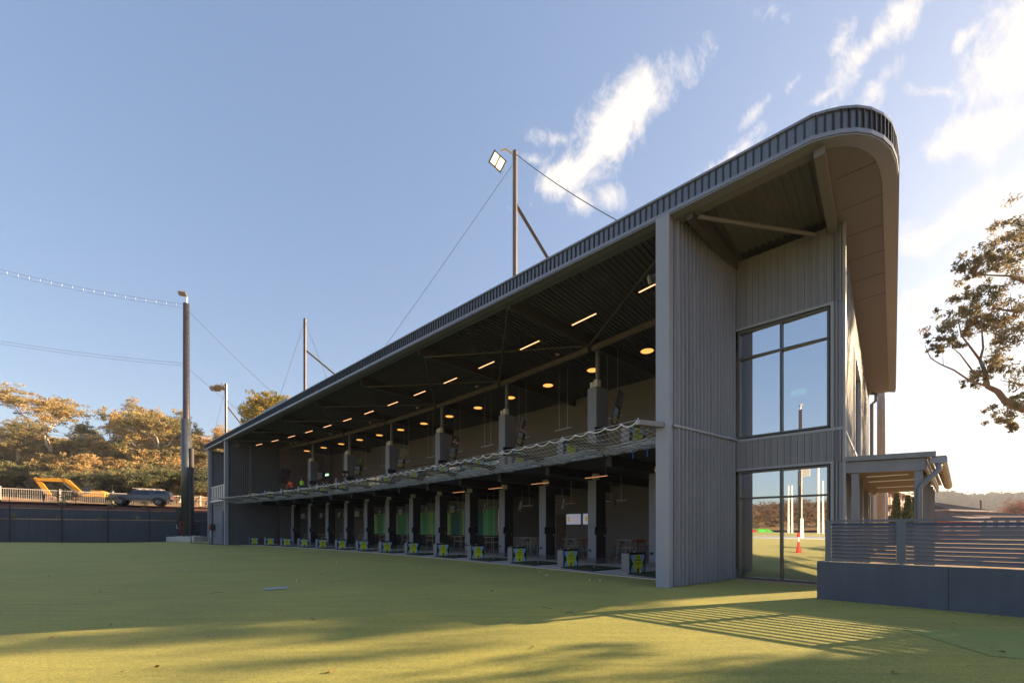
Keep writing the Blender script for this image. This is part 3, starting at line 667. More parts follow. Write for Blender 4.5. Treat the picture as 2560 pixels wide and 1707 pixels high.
# column set
def column_upper(th):
    a = arc(th, 6.32); Mx = Matrix.Translation(Vector((-a[0], a[1], 0))) @ Matrix.Rotation(TW(th), 4, 'Z')
    mb = MB(); mb.box(-.27, .27, 0, .78, 4.5, 8.02, 0)
    for i in range(6): mb.box(.27, .282, .06 + i * .12, .15 + i * .12, 4.52, 8.0, 0)
    mb.xf(Mx); o = mb.obj('upper_column', colg, bld, bevel=.006)
    mb = MB(); mb.box(-.06, .08, .3, .44, 8.02, 9.9).xf(Mx); mb.obj('column_post', colg, bld)
    mb = MB(); mb.box(-.12, .04, .0, .18, 8.03, 8.27); mb.box(.08, .30, .02, .26, 8.03, 8.33); mb.xf(Mx); mb.obj('speaker_box', cream, o)
def column_ground(th, k):
    a = arc(th, 6.32); Mx = Matrix.Translation(Vector((-a[0], a[1], 0))) @ Matrix.Rotation(TW(th), 4, 'Z')
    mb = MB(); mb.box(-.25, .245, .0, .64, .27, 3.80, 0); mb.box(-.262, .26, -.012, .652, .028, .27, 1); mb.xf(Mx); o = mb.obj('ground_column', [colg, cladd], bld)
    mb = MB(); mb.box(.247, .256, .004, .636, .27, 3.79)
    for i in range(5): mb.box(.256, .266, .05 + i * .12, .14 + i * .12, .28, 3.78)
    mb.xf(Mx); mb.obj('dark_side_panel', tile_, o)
    mb = MB(); mb.box(.10, .34, -.12, .12, 3.82, 4.06).xf(Mx); mb.obj('speaker_box', cream, o)
    mb = MB(); mb.box(-.18, -.04, -.03, -.002, .56, .66).xf(Mx); mb.obj('power_outlet', black, o)
for k in STR: column_upper(TB(k))
for k in range(0, 13): column_ground(TB(k), k)
# left wing
mb = MB(); ribwall(mb, (42.45, .55), (49.0, .55), 3.35, 4.38, .15, .19, 1, .08, .03); ribwall(mb, (42.45, 2.2), (49.3, 2.2), 4.4, 9.9, .15, .19, 1, .10, .045); mb.obj('left_wing_wall', clad, bld)
mb = MB(); mb.tb(45.1, 49.0, .5, .7, 0, 3.35); mb.tb(42.42, 45.1, .95, 1.1, 0, 3.35); mb.tb(45.06, 45.12, .5, 1.0, 0, 3.35); mb.obj('left_wing_base', clad, bld)
MB().tb(48.75, 49.1, .1, .4, 0, 10.06).obj('left_wing_post', cladl, bld)
MB().tb(49.0, 49.15, .45, 22, 0, 9.9).obj('left_end_wall', clad, bld)
mb = MB()
for i in range(9): mb.tb(43.0 + i * .72, 43.22 + i * .72, .30, .36, 4.5, 5.95)
mb.tb(42.5, 48.9, .30, .35, 5.9, 5.98); mb.tb(42.5, 48.9, .28, .36, 4.36, 4.52); mb.obj('balcony_railing', whitep, bld)
mb = MB(); mb.tb(42.8, 43.75, .90, .95, .05, 2.5); mb.tb(43.78, 44.9, .90, .95, .05, 2.5); mb.obj('service_door', cladd, bld)
# blueish plant room beyond the left end
pr = thing('plant_room', 'plain blue grey block wall building beyond the left end of the range', 'building', W(54, 6), ROT)
mb = MB(); mb.box(-6.5, 4.6, -1, 5, 0, 5.35); mb.box(-6.6, 4.7, -1.1, 5.1, 5.35, 5.45); mb.obj('wall', mat('blue_grey_block', (.115, .13, .155), .7, 0, .06, 1), pr)

# ================================================================== BAY EQUIPMENT
def nearth(i): return ORD[i]
# ceiling strip lights
first = None
for i in range(14):
    loc, rz = arcloc(TC(i) + .0005, 3.93, 9.78)
    if first is None:
        first = thing('strip_light', '', 'ceiling light', loc, rz, 'strip lights under the roof eave')
        MB().box(-.62, .62, -.035, .035, 0, .05).obj('housing', black, first); MB().box(-.6, .6, -.028, .028, -.012, -.002).obj('tube', warm, first)
        MB().tube((-.5, 0, .05), (-.5, 0, .5), .008, 6).obj('hanger', black, first); MB().tube((.5, 0, .05), (.5, 0, .5), .008, 6).obj('hanger', black, first); o = first
    else: o = copy_tree(first); o.location = loc; o.rotation_euler[2] = rz
    o['label'] = '%s linear strip light from the near pillar, glowing under the roof eave' % ORD[i]
first = None
for i in range(13):
    th = -.1246 + .0222 * i; loc, rz = arcloc(th, 8.45, 9.80)
    if first is None:
        first = thing('disc_light', '', 'ceiling light', loc, rz, 'round amber lights over the upper deck')
        MB().lathe([(.30, 0), (.31, .02), (.31, .09), (.1, .10)], 32).obj('housing', black, first); MB().disc((0, 0, -.012), .285, 32, th=.010).obj('diffuser', warm2, first)
        MB().tube((0, 0, .10), (0, 0, .5), .01, 6).obj('hanger', black, first); o = first
    else: o = copy_tree(first); o.location = loc; o.rotation_euler[2] = rz
    o['label'] = '%s round amber ceiling light from the near end of the upper deck' % ORD[i]
# heater rods on the upper level and ground level
def rodlight(name, z, ln, lvl, n0, th0, w_, ztop, lab, gr, hot=None):
    f = None
    for j, th in enumerate(th0):
        loc, rz = arcloc(th, w_, z)
        if f is None:
            f = thing(name, '', 'heater', loc, rz, gr)
            MB().box(-ln / 2, ln / 2, -.04, .04, 0, .045).obj('heater_bar', galv, f, bevel=.01)
            MB().tube((-ln * .22, 0, .04), (-ln * .22, 0, ztop), .011, 6).obj('hanger', galv, f); MB().tube((ln * .28, 0, .04), (ln * .28, 0, ztop), .011, 6).obj('hanger', galv, f); o = f
        else: o = copy_tree(f); o.location = loc; o.rotation_euler[2] = rz
        o['label'] = lab % ORD[j]
rodlight('hanging_heater', 7.0, 1.2, 1, 0, [TC(i) + .0355 - .0 for i in range(0, 12)], 8.2, 3.3, '%s slim bar heater from the near end, hung on two rods over the upper deck', 'bar heaters over the upper deck')
rodlight('hanging_heater', 2.95, 1.2, 0, 0, [TC(i) + .0125 for i in range(0, 11)], 8.4, 1.25, '%s slim bar heater from the near end, hung on rods in the ground bays', 'bar heaters in the ground bays')
# orange strip heaters under the floor edge
f = None
for j, i in enumerate(range(0, 5)):
    loc, rz = arcloc(TC(i) - .002, 4.25, 3.62)
    if f is None:
        f = thing('strip_heater', '', 'light', loc, rz, 'warm strips below the upper floor edge')
        MB().box(-.55, .55, -.03, .03, 0, .03).obj('housing', black, f); MB().box(-.53, .53, -.025, .025, -.01, -.002).obj('tube', warmd, f)
        MB().tube((.45, 0, .03), (.45, -.0, .58), .014, 6).obj('hanger', steelg, f); o = f
    else: o = copy_tree(f); o.location = loc; o.rotation_euler[2] = rz
    o['label'] = '%s dim orange strip from the near end, hung below the upper floor edge' % ORD[j]
# ball dispensers with posters
def dispenser(loc, rz):
    # local: x to the right (towards the photographer's end), y deeper into the bay
    t_ = thing('ball_dispenser', '', 'ball dispenser', loc, rz)
    MB().box(-.41, -.045, 0, .78, .0, .70).obj('cabinet', mat('cabinet_grey', (.21, .20, .205), .5), t_, bevel=.008)
    MB().box(-.045, .0, -.015, .795, .0, .735).obj('poster_frame', black, t_, bevel=.004)
    MB().box(-.42, .0, -.01, .79, .70, .728).obj('top_tray', black, t_)
    p = MB(); x = .003; y0, y1, z0, z1 = .03, .75, .045, .655
    def q(pts, mi, xx):
        p.add([(xx, y0 + a * (y1 - y0), z0 + b_ * (z1 - z0)) for a, b_ in pts], [tuple(range(len(pts)))], mi)
    q([(0, 0), (1, 0), (1, 1), (0, 1)], 0, .002)
    q([(.28, 0), (.73, 0), (.93, .5), (.62, 1), (.38, 1), (.13, .5)][:6] and [(.28, 0), (.72, 0), (.86, .5), (.64, 1), (.36, 1), (.14, .5)], 1, .0045)
    q([(0, .18), (.16, .5), (0, .82)], 2, .0045); q([(1, .18), (1, .82), (.84, .5)], 2, .0045)
    q([(0, .49), (1, .49), (1, .505), (0, .505)], 3, .007); q([(.44, 0), (.56, 0), (.56, .22), (.44, .22)], 3, .007); q([(.47, .08), (.53, .08), (.53, .2), (.47, .2)], 4, .009)
    q([(.47, .44), (.53, .44), (.53, .50), (.47, .50)], 3, .009)
    po = p.obj('poster', [pblue, pgreen, pdark, black, mat('slot_grey', (.15, .15, .15), .5)], t_)
    Mx = Matrix(((0, 0, 1, .0075), (1, 0, 0, .39), (0, 1, 0, 0), (0, 0, 0, 1)))
    for s, z_ in (('THE', .565), ('RANGE', .46)):
        text_mesh('poster_lettering', s, .095, pdark, po, Matrix.Translation((0, 0, z_)) @ Mx)
    mb = MB()
    for (a, b_) in ((-.3, .1), (-.1, .3), (-.2, .45)): mb.lathe([(.004, -.021), (.016, -.014), (.0215, 0), (.016, .014), (.004, .021)], 10, (a, b_, .75))
    mb.obj('loose_balls', whitep, t_); return t_
dg = dispenser((0, 0, 0), 0); used = False
for lvl, z0, nm in ((0, .03, 'ground floor'), (1, 4.5, 'upper deck')):
    for i in range(14):
        th = -.1409 + .0228 * i; a = arc(th, 3.76); o = dg if not used else copy_tree(dg); used = True
        o.location = W(a[0], a[1] - (0 if lvl == 0 else .0), z0); o.rotation_euler[2] = ROT + TW(th)
        o['group'] = 'ball dispensers with blue and lime posters, ' + nm
        o['label'] = '%s grey ball dispenser with blue and lime poster from the near end, %s' % (ORD[i], nm)
# tee mats and balls
f = None; bf = None
for lvl, z0, nm in ((0, .03, 'ground floor'), (1, 4.502, 'upper deck')):
    for i in range(14):
        th = -.1409 + .0228 * i; a = arc(th, 3.76)
        if f is None:
            f = thing('tee_mat', '', 'mat', W(*a, z0), ROT + TW(th)); MB().box(.08, 1.72, -.25, 1.45, 0, .035).obj('rubber_base', matedge, f); MB().box(.11, 1.69, -.22, 1.42, .035, .05).obj('turf_top', matm, f); o = f
        else: o = copy_tree(f); o.location = W(*a, z0); o.rotation_euler[2] = ROT + TW(th)
        o['group'] = 'tee mats, ' + nm; o['label'] = '%s dark green tee mat from the near end, %s' % (ORD[i], nm)
        if lvl == 0 and i < 9:
            for q_, (dx, dy) in enumerate(((.35, .1), (1.15, .5))):
                Mx = Matrix.Translation(W(*a, z0 + .05)) @ Matrix.Rotation(ROT + TW(th), 4, 'Z')
                if bf is None: bf = MB().lathe([(.003, .0), (.006, .02), (.015, .03), (.0215, .045), (.016, .06), (.004, .066)], 12).obj('golf_ball', whitep, smooth=True); ob = bf
                else: ob = bf.copy(); col.objects.link(ob)
                ob.location = Mx @ Vector((dx, dy, 0)); tag(ob, 'white golf ball on a tee, %s on the %s mat from the near pillar' % (('left one', 'right one')[q_], ORD[i]), 'golf ball', 'golf balls on the tee mats')
# touch screens on ground columns
f = None
for k in range(0, 13):
    a = arc(TB(k), 6.32); z = 1.33
    if f is None:
        f = thing('bay_touch_screen', '', 'screen', (0, 0, 0), 0, 'touch screens on the ground floor columns')
        MB().box(-.02, .02, -.30, .30, .0, .36).obj('screen_panel', mat('screen_dark', (.02, .02, .022), .22), f, bevel=.006); MB().box(-.12, -.02, -.04, .04, .12, .24).obj('bracket', black, f)
        mb = MB(); mb.tube((-.02, .22, -.09), (-.02, .22, 0), .014, 8); mb.obj('sensor', cream, f); o = f
    else: o = copy_tree(f)
    th = TB(k); Mx = Matrix.Translation(W(*a, z)) @ Matrix.Rotation(ROT + TW(th), 4, 'Z'); o.location = Mx @ Vector((.40, .14, 0)); o.rotation_euler[2] = ROT + th - .35
    o['label'] = 'blank touch screen on the %s ground floor column from the near pillar' % ORD[k]
for q_, k in enumerate(STR):
    a = arc(TB(k), 6.32); o = copy_tree(f); th = TB(k); Mx = Matrix.Translation(W(*a, 5.80)) @ Matrix.Rotation(ROT + TW(th), 4, 'Z'); o.location = Mx @ Vector((.40, .14, 0)); o.rotation_euler[2] = ROT + TW(th) - .35
    o['label'] = 'grey touch screen on the %s upper deck column from the near end' % ORD[q_]; o['group'] = 'touch screens on the upper deck columns'
# TV screens
def tv(name, wd, ht, cells, seed, lab, gr, es=.05, tilt=0):
    t_ = thing(name, lab, 'tv screen', (0, 0, 0), 0, gr); rg = random.Random(seed)
    MB().box(0, .05, -wd / 2, wd / 2, 0, ht).obj('tv_frame', black, t_, bevel=.006)
    d_ = MB(); ms = [mat('display_%d' % q_, c_, .25, emit=c_, es=es) for q_, c_ in enumerate(((.13, .16, .19), (.19, .16, .08), (.06, .07, .03), (.02, .02, .022), (.13, .10, .075), (.05, .03, .025), (.24, .18, .17)))]
    x = .053; y0, y1, z0, z1 = -wd / 2 + .02, wd / 2 - .02, .02, ht - .02
    for (ya, yb, za, zb, mi) in cells:
        d_.add([(x, y0 + ya * (y1 - y0), z0 + za * (z1 - z0)), (x, y0 + yb * (y1 - y0), z0 + za * (z1 - z0)), (x, y0 + yb * (y1 - y0), z0 + zb * (z1 - z0)), (x, y0 + ya * (y1 - y0), z0 + zb * (z1 - z0))], [(0, 1, 2, 3)], mi)
        x += .0006
    d_.obj('display', ms, t_); return t_
gridc = [(0, 1, 0, 1, 3), (0, .62, .55, .97, 0), (.02, .3, .05, .5, 1), (.32, .62, .05, .5, 1), (.66, .98, .5, .95, 3), (.66, .98, .32, .45, 4), (0, .62, .5, .54, 2), (.68, .95, .05, .2, 2)]
pics = [[(0, 1, 0, 1, 3), (.2, .5, .2, .7, 5)], [(0, 1, 0, 1, 3), (.15, .85, .3, .5, 5)], [(0, 1, 0, 1, 4), (.3, .6, .2, .95, 3), (.6, .8, .5, .9, 5), (0, 1, 0, .12, 6)], [(0, 1, 0, 1, 5), (.1, .9, .35, .55, 6), (.2, .5, .6, .7, 6), (.3, .8, .1, .2, 4)], [(0, 1, 0, 1, 4), (.7, 1, 0, .4, 2)], [(0, 1, 0, 1, 2), (.45, .55, .4, .8, 6)], [(0, 1, 0, 1, 5), (.2, .6, .4, .9, 3)]]
yaws = [-.42, -.40, -.38, -.36, -.30, -.25]
for q_, k in enumerate(STR):
    a = arc(TB(k), 6.32); th = TB(k)
    up = tv('hanging_tv', .95, .74, pics[q_ + 1], q_, 'upper TV of the tilted pair on the %s upper column from the near end' % ORD[q_], 'tilted TVs on the upper columns', .05)
    lo = tv('hanging_tv', .95, .74, gridc, q_, 'lower TV of the tilted pair on the %s upper column from the near end' % ORD[q_], 'tilted TVs on the upper columns', .05)
    MB().box(-.25, 0, -.04, .04, .3, .42).obj('bracket', black, up); MB().box(-.25, 0, -.04, .04, .3, .42).obj('bracket', black, lo)
    Mx = Matrix.Translation(W(*a, 0)) @ Matrix.Rotation(ROT + TW(th), 4, 'Z') @ Matrix.Translation((.66, .70, 6.3)) @ Matrix.Rotation(-yaws[q_] * 1.0, 4, 'Z') @ Matrix.Rotation(R(13), 4, 'Y')
    lo.matrix_world = Mx; up.matrix_world = Mx @ Matrix.Translation((0, 0, .77))
# far TVs fixed by the far partition
up = tv('hanging_tv', .95, .74, pics[0], 9, 'dark upper TV of the pair beside the far partition wall', 'TVs beside the far partition', .2); lo = tv('hanging_tv', .95, .74, pics[6], 9, 'brownish lower TV of the pair beside the far partition wall', 'TVs beside the far partition', .2)
Mx = Matrix.Translation(W(41.4, 5.0, 6.25)) @ Matrix.Rotation(ROT + .15, 4, 'Z') @ Matrix.Rotation(R(13), 4, 'Y'); lo.matrix_world = Mx; up.matrix_world = Mx @ Matrix.Translation((0, 0, .77))
yg = [-.5, -.75, -.6, -.62, -.7, -.3, -.75, -.35, -.8, -.1, -.75, -.7, -.3]
for k in range(1, 13):
    a = arc(TB(k), 6.32); th = TB(k)
    o = tv('ground_tv', .82, .54, gridc, k, 'TV on a swing arm beside the %s ground floor column from the near pillar' % ORD[k], 'swing arm TVs in the ground bays', .2)
    MB().tube((-.35, 0, .23), (0, 0, .23), .02, 8).obj('swing_arm', black, o)
    o.matrix_world = Matrix.Translation(W(*a, 0)) @ Matrix.Rotation(ROT + TW(th), 4, 'Z') @ Matrix.Translation((.62, .75, 2.62)) @ Matrix.Rotation(-yg[k], 4, 'Z') @ Matrix.Rotation(R(12), 4, 'Y')
# wall TVs with pale adverts
adv = mat('advert_pale', (.42, .46, .60), .4, emit=(.42, .46, .60), es=.14); advo = mat('advert_orange', (.7, .4, .1), .4, emit=(.5, .32, .1), es=.12); advp = mat('advert_pink', (.55, .42, .50), .4, emit=(.50, .42, .52), es=.14)
for q_, (k0, lab) in enumerate(((-.0711, 'left wall TV with pale blue advert, yellow figure, on the ground floor back wall'), (-.0805, 'right wall TV with pale advert and thin figure on the ground floor back wall'))):
    a = arc(k0, 12.45); o = thing('wall_tv', lab, 'tv screen', W(*a, 1.86), ROT + k0, 'pale wall TVs')
    MB().box(-.62, .62, 0, .06, 0, .74).obj('tv_frame', black, o)
    mb = MB(); mb.box(-.59, .59, -.008, -.004, .03, .71, 0); mb.box(-.1, .5, -.011, -.009, .1, .5, 2)
    mb.lathe([(.005, 0), (.09, .02), (.07, .2), (.1, .28), (.03, .36)], 12, (-.36 if q_ == 0 else -.3, -.02, .2), 1); mb.obj('display', [adv, advo, advp], o)
a = arc(-.0637, 12.4); o = thing('textured_wall_panel', 'brown brick textured panel between the wall TVs and the dark board', 'wall panel', W(*a, .03), ROT - .064)
bkm = ground_mat('brown_brick', [(.35, (.11, .085, .065)), (.6, (.17, .13, .10))], 6, 20, .8, .3); MB().box(-.38, .38, 0, .1, 0, 2.55).obj('panel', bkm, o)
# exit signs
for (k0, w_, z, lab) in ((-.0195, 10.0, 3.05, 'green and white exit sign hanging in the ground floor bays'), (.128, 9.5, 7.15, 'green exit sign hanging on the upper deck beside the cap wearer'), (.088, 9.0, 7.25, 'small green exit sign on the upper deck left of the third column pair')):
    a = arc(k0, w_); o = thing('exit_sign', lab, 'exit sign', W(*a, z), ROT + k0); MB().box(-.3, .3, 0, .05, 0, .24).obj('sign_box', exitg, o)
    mb = MB(); mb.box(-.26, -.1, -.006, -.002, .04, .2); mb.box(.1, .26, -.006, -.002, .04, .2); mb.box(-.05, .03, -.006, -.002, .04, .14); mb.box(-.03, .01, -.006, -.002, .15, .2); mb.obj('pictogram', exitw, o)
# bar tables and stools behind the bays
def table():
    t_ = thing('bar_table', '', 'bar table', (0, 0, 0), 0)
    MB().box(-.42, .42, -.35, .35, 1.03, 1.07).obj('table_top', tabm, t_, bevel=.008)
    for sx in (-1, 1):
        for sy in (-1, 1): mb = MB(); mb.path([(sx * .30, sy * .24, 1.03), (sx * .38, sy * .31, 0)], [.022, .018], 8); mb.obj('leg', brassl, t_)
    for p, q in (((-.33, .26, .72), (.33, .26, .72)), ((-.33, -.26, .72), (.33, -.26, .72)), ((-.37, -.3, .28), (-.37, .3, .28)), ((.37, -.3, .28), (.37, .3, .28))): MB().beam(p, q, .025, .033).obj('stretcher', brassl, t_)
    return t_
def stool():
    t_ = thing('bar_stool', '', 'bar stool', (0, 0, 0), 0)
    MB().box(-.20, .20, -.19, .19, .74, .78).obj('seat', wood, t_, bevel=.012)
    for sx in (-1, 1):
        for sy in (-1, 1): mb = MB(); mb.path([(sx * .16, sy * .15, .74), (sx * .22, sy * .21, 0)], .014, 6); mb.obj('leg', blkl, t_)
    mb = MB()
    for z_, e in ((.28, .20), ):
        mb.beam((-e, -e, z_), (e, -e, z_), .02, .02); mb.beam((-e, e, z_), (e, e, z_), .02, .02); mb.beam((-e, -e, z_ + .08), (-e, e, z_ + .08), .02, .02); mb.beam((e, -e, z_ + .08), (e, e, z_ + .08), .02, .02)
    mb.obj('foot_rail', blkl, t_)
    for x_ in (-.17, .17): MB().path([(x_, .18, .76), (x_, .24, 1.08)], .012, 6).obj('back_post', blkl, t_)
    mb = MB(); mb.path([(-.20, .20, 1.0), (-.1, .24, 1.0), (.1, .24, 1.0), (.20, .20, 1.0)], .02, 6); mb.box(-.2, .2, .215, .25, .90, 1.08); mb.obj('backrest', wood, t_); return t_
tb_, st_ = table(), stool(); uT = uS = False
for i in range(0, 13):
    th = TC(i) + .0025; a = arc(th, 7.4)
    for (dx, dy, rz_, knd) in ((-.1, 0, .1, 't'), (-.75, .25, -1.3, 's'), (.45, .45, .9, 's'), (-.2, .65, 0, 's')):
        Mx = Matrix.Translation(W(*a, .03)) @ Matrix.Rotation(ROT + th, 4, 'Z')
        if knd == 't': o = tb_ if not uT else copy_tree(tb_); uT = True
        else: o = st_ if not uS else copy_tree(st_); uS = True
        o.location = Mx @ Vector((dx, dy, 0)); o.rotation_euler[2] = ROT + th + rz_
        if knd == 't': o['label'] = '%s tall bar table from the near pillar, behind the ground floor bays' % ORD[i]; o['group'] = 'tall tables behind the bays'
        else: o['label'] = '%s stool with brown back at the %s bar table from the near pillar' % ('left' if dx < -.5 else ('right' if dx > .3 else 'rear'), ORD[i]); o['group'] = 'bar stools behind the bays'
for j in range(12):      # counter stools in front of the mural
    th = -.016 + .0098 * j; o = copy_tree(st_); a = arc(th, 11.9); o.location = W(*a, .03); o.rotation_euler[2] = ROT + th + PI * (j % 2) * .1 + PI
    o['label'] = '%s stool from the near end along the counter below the striped mural' % ORD[j]; o['group'] = 'stools along the counter'

# ================================================================== SAFETY NET
net = thing('safety_net', 'sagging black safety net on outrigger arms with scalloped white rope below the upper deck', 'net', W(0, 0, 4.4), ROT)
def NL(t_, v_, z): return Vector((-t_, v_, z - 4.4))
tips, roots = [], []
for k in range(-1, 14):
    th = TB(k); tips.append(arc(th, 1.0)); roots.append(arc(th, 3.12))
tips[0] = (.17, -.72); roots[0] = (-.18, .0)
def cableP(i, s):
    a, b_ = tips[i], tips[i + 1]; return NL(a[0] + (b_[0] - a[0]) * s, a[1] + (b_[1] - a[1]) * s, 4.47)
for k in range(15):
    a, b_ = tips[k], roots[k]; mb = MB()
    mb.beam(NL(a[0], a[1], 4.40), NL(b_[0], b_[1], 4.40), .15, .13, 0); d_ = (Vector((b_[0], b_[1])) - Vector((a[0], a[1]))).normalized()
    mb2 = MB()
    if k: 
        c = NL(b_[0] - d_.x * .55, b_[1] - d_.y * .55, 4.35); e = NL(b_[0], b_[1], 4.35); g = NL(b_[0], b_[1], 4.10)
        mb.add([c, e, g, c + Vector((.03, 0, 0)), e + Vector((.03, 0, 0)), g + Vector((.03, 0, 0))], [(0, 1, 2), (5, 4, 3), (0, 3, 4, 1), (1, 4, 5, 2), (2, 5, 3, 0)])
    mb.obj('outrigger_arm', black if k else steelg, net)
    mb = MB(); mb.beam(NL(a[0] - d_.x * .02, a[1] - d_.y * .02, 4.40), NL(a[0] + d_.x * .0, a[1] + d_.y * .0, 4.40), .14, .11); mb.path([NL(a[0], a[1], 4.44), NL(a[0], a[1], 4.52)], .02, 6); mb.obj('arm_end_plate', beamm, net)
mb = MB()
for i in range(14): mb.path([cableP(i, 0), cableP(i, 1)], .008, 5)
mb.obj('cable', galv, net)
rg = random.Random(8); mb = MB(); mt_ = MB()
edge = {}
for i in range(14):
    ns = 5; pts = []
    for j in range(ns):
        s0 = (j + rg.uniform(-.12, .12) * (j > 0)) / ns; s1 = (j + 1) / ns; dp = rg.uniform(.06, .12)
        for q_ in range(7):
            s = s0 + (s1 - s0) * q_ / 6; x = (s - s0) / (s1 - s0) * 2 - 1; p = cableP(i, min(1, s)); pts.append(p + Vector((0, 0, -dp * (1 - x * x) - .01)))
        mt_.path([cableP(i, min(.99, s1)) + Vector((0, 0, .01)), cableP(i, min(.99, s1)) - Vector((0, 0, .04))], .014, 5)
    mb.path(pts, .017, 5, cap=False); edge[i] = pts
mb.obj('white_rope', ropew, net, smooth=True); mt_.obj('rope_tie', ropew, net)
def netsurf(i, s, q, rg_=None):
    p = cableP(i, s) + Vector((0, 0, -.08)); a, b_ = roots[i], roots[i + 1]
    if i == 0: a = (-.42, 1.45)
    r = NL(a[0] + (b_[0] - a[0]) * s, a[1] - .08 + (b_[1] - a[1]) * s, 4.25)
    sag = .34 * math.sin(PI * min(1, q * 1.02)) ** .8 * (.35 + .65 * math.sin(PI * s)) 
    m_ = p.lerp(r, q); sk = .07 * math.sin(9 * s + 5 * q + i * 1.7) * q * (1 - q) * 2
    return Vector((m_.x, m_.y, m_.z - sag + sk))
for i in range(14):
    mb = MB(); nS, nQ = 34, 24
    if i > 6: nS, nQ = 22, 15
    for a in range(nS + 1): mb.path([netsurf(i, a / nS, q_ / 10) for q_ in range(11)], .0058 if i < 6 else .0075, 3, 1 if (a % 2) else 0, cap=False)
    for b_ in range(nQ + 1): mb.path([netsurf(i, s_ / 12, b_ / nQ) for s_ in range(13)], .0058 if i < 6 else .0075, 3, 1 if (b_ % 2) else 0, cap=False)
    # bunched slack along the beam
    for u_ in range(5): mb.path([netsurf(i, s_ / 24, .80 + .035 * u_) + Vector((0, 0, -.05 + .05 * math.sin(s_ * 1.3 + u_ + i) + .02 * u_)) for s_ in range(25)], .012, 4, u_ % 2, cap=False)
    mb.obj('netting', [netm, netw], net)
mb = MB()
for (i, s) in ((0, .35), (0, .52), (3, .9), (4, .05), (8, .5), (10, .2), (12, .7)):
    p = netsurf(i, s, .8); mb.path([p, p + Vector((.03, 0, -.16)), p + Vector((.0, .02, -.30))], [.012, .02, .012], 6)
mb.obj('blue_strap', blueR, net)

# ================================================================== FLOOD LIGHTS & POLES
def caged_light(t_, v_, z, lab, s=1.0):
    o = thing('caged_floodlight', lab, 'floodlight', W(t_, v_, z), ROT + .2); o.scale = (s, s, s)
    MB().path([(0, .12, .38), (-.0, .0, .28), (0, 0, .12)], .02, 8).obj('mount_arm', cream, o)
    hexp = [(math.cos(R(60 * k)) * .13, math.sin(R(60 * k)) * .10) for k in range(6)]
    for y_ in (-.3, .3):
        mb = MB(); mb.path([(y_, hexp[k % 6][0], hexp[k % 6][1]) for k in range(7)], .016, 6); mb.obj('cage_rim', cream, o)
    mb = MB()
    for k in range(6):
        for u_ in range(3):
            a = Vector((hexp[k][0], hexp[k][1])).lerp(Vector((hexp[(k + 1) % 6][0], hexp[(k + 1) % 6][1])), u_ / 3); mb.path([(-.3, a.x, a.y), (.3, a.x, a.y)], .005, 4)
    for x in range(-5, 6):
        for k in range(6): a = hexp[k]; b_ = hexp[(k + 1) % 6]; mb.path([(x * .055, a[0], a[1]), (x * .055, b_[0], b_[1])], .004, 4)
    mb.obj('wire_cage', steelg, o); MB().box(-.26, .26, -.06, .05, -.02, .05).obj('lamp_body', black, o)
caged_light(.38, 1.35, 9.25, 'caged floodlight fixed high beside the near corner pillar under the eave', 1.25)
caged_light(41.9, .9, 9.6, 'small caged floodlight at the top of the far pillar')
# small sensors on the ceiling
f = None
for i in range(7):
    a = arc(TB(1 + i * 2) + .0125 if i < 6 else .13, 5.9); 
    if f is None: f = MB().lathe([(.03, .10), (.09, .08), (.10, .03), (.05, 0)], 12).obj('ceiling_sensor', cream); o = f
    else: o = f.copy(); col.objects.link(o)
    o.location = W(*a, 9.9); tag(o, '%s small white sensor dome from the near end under the roof deck' % ORD[i], 'sensor', 'white sensor domes')
def floodhead(par, x, y, z, rz, tiltd, lit, big=1.0, spin=0):
    Mx = Matrix.Translation((x, y, z)) @ Matrix.Rotation(rz, 4, 'Z') @ Matrix.Rotation(R(tiltd), 4, 'X') @ Matrix.Rotation(R(spin), 4, 'Z')
    b_ = big
    mb = MB(); mb.box(-.44 * b_, .44 * b_, -.36 * b_, .36 * b_, .0, .12 * b_); mb.box(-.47 * b_, -.44 * b_, -.38 * b_, .38 * b_, -.05, .13 * b_); mb.box(.44 * b_, .47 * b_, -.38 * b_, .38 * b_, -.05, .13 * b_); mb.box(-.02, .02, -.36 * b_, .36 * b_, -.04, 0)
    for k in range(9): mb.box(-.40 * b_ + k * .098 * b_, -.38 * b_ + k * .098 * b_, -.3 * b_, .3 * b_, .12 * b_, .34 * b_)
    mb.xf(Mx); h = mb.obj('lamp_head', mat('lamp_housing', (.22, .19, .16), .5, .2), par)
    for a0_, a1_ in ((-.38, -.05), (.05, .38)):
        mb = MB(); mb.box(a0_ * b_, a1_ * b_, -.28 * b_, .28 * b_, -.02, -.004); mb.xf(Mx); mb.obj('lamp_lens', floodl if lit else mat('lamp_lens_off', (.30, .29, .27), .2), h)
VP_ = 5.0
def roof_pole(px_t, v_, zt, zb, lab, lit, r_=.14, head=True, brz=14.6, bl=3.4):
    o = thing('net_pole', lab, 'pole', W(px_t, v_, zb), ROT)
    h = zt - zb; MB().tube((0, 0, 0), (0, 0, h), r_, 14).obj('shaft', braceb if lit is not None else polem, o, smooth=False)
    mb = MB(); mb.path([(0, .05, brz - zb), (0, bl, .0)], .10, 4); mb.obj('brace', braceb, o)
    if head:
        MB().path([(0, 0, h - .2), (-.35, -.3, h + .15), (-.55, -.45, h + .05)], .06, 8).obj('lamp_arm', whitep, o)
    return o, h
o, h = roof_pole(9.62, VP_, 21.1, 10.6, 'tall brown pole with glowing floodlight and diagonal brace rising above the roof', True, .12, True, 18.4, 14.6)
floodhead(o, -.72, -.55, h - .45, R(62), -52, True, .80, 22)
o2, h2 = roof_pole(36.2, VP_, 21.4, 10.6, 'slim pole with diagonal brace and no lamp rising from the middle of the roof', None, .13, False, 18.5, 14.6)
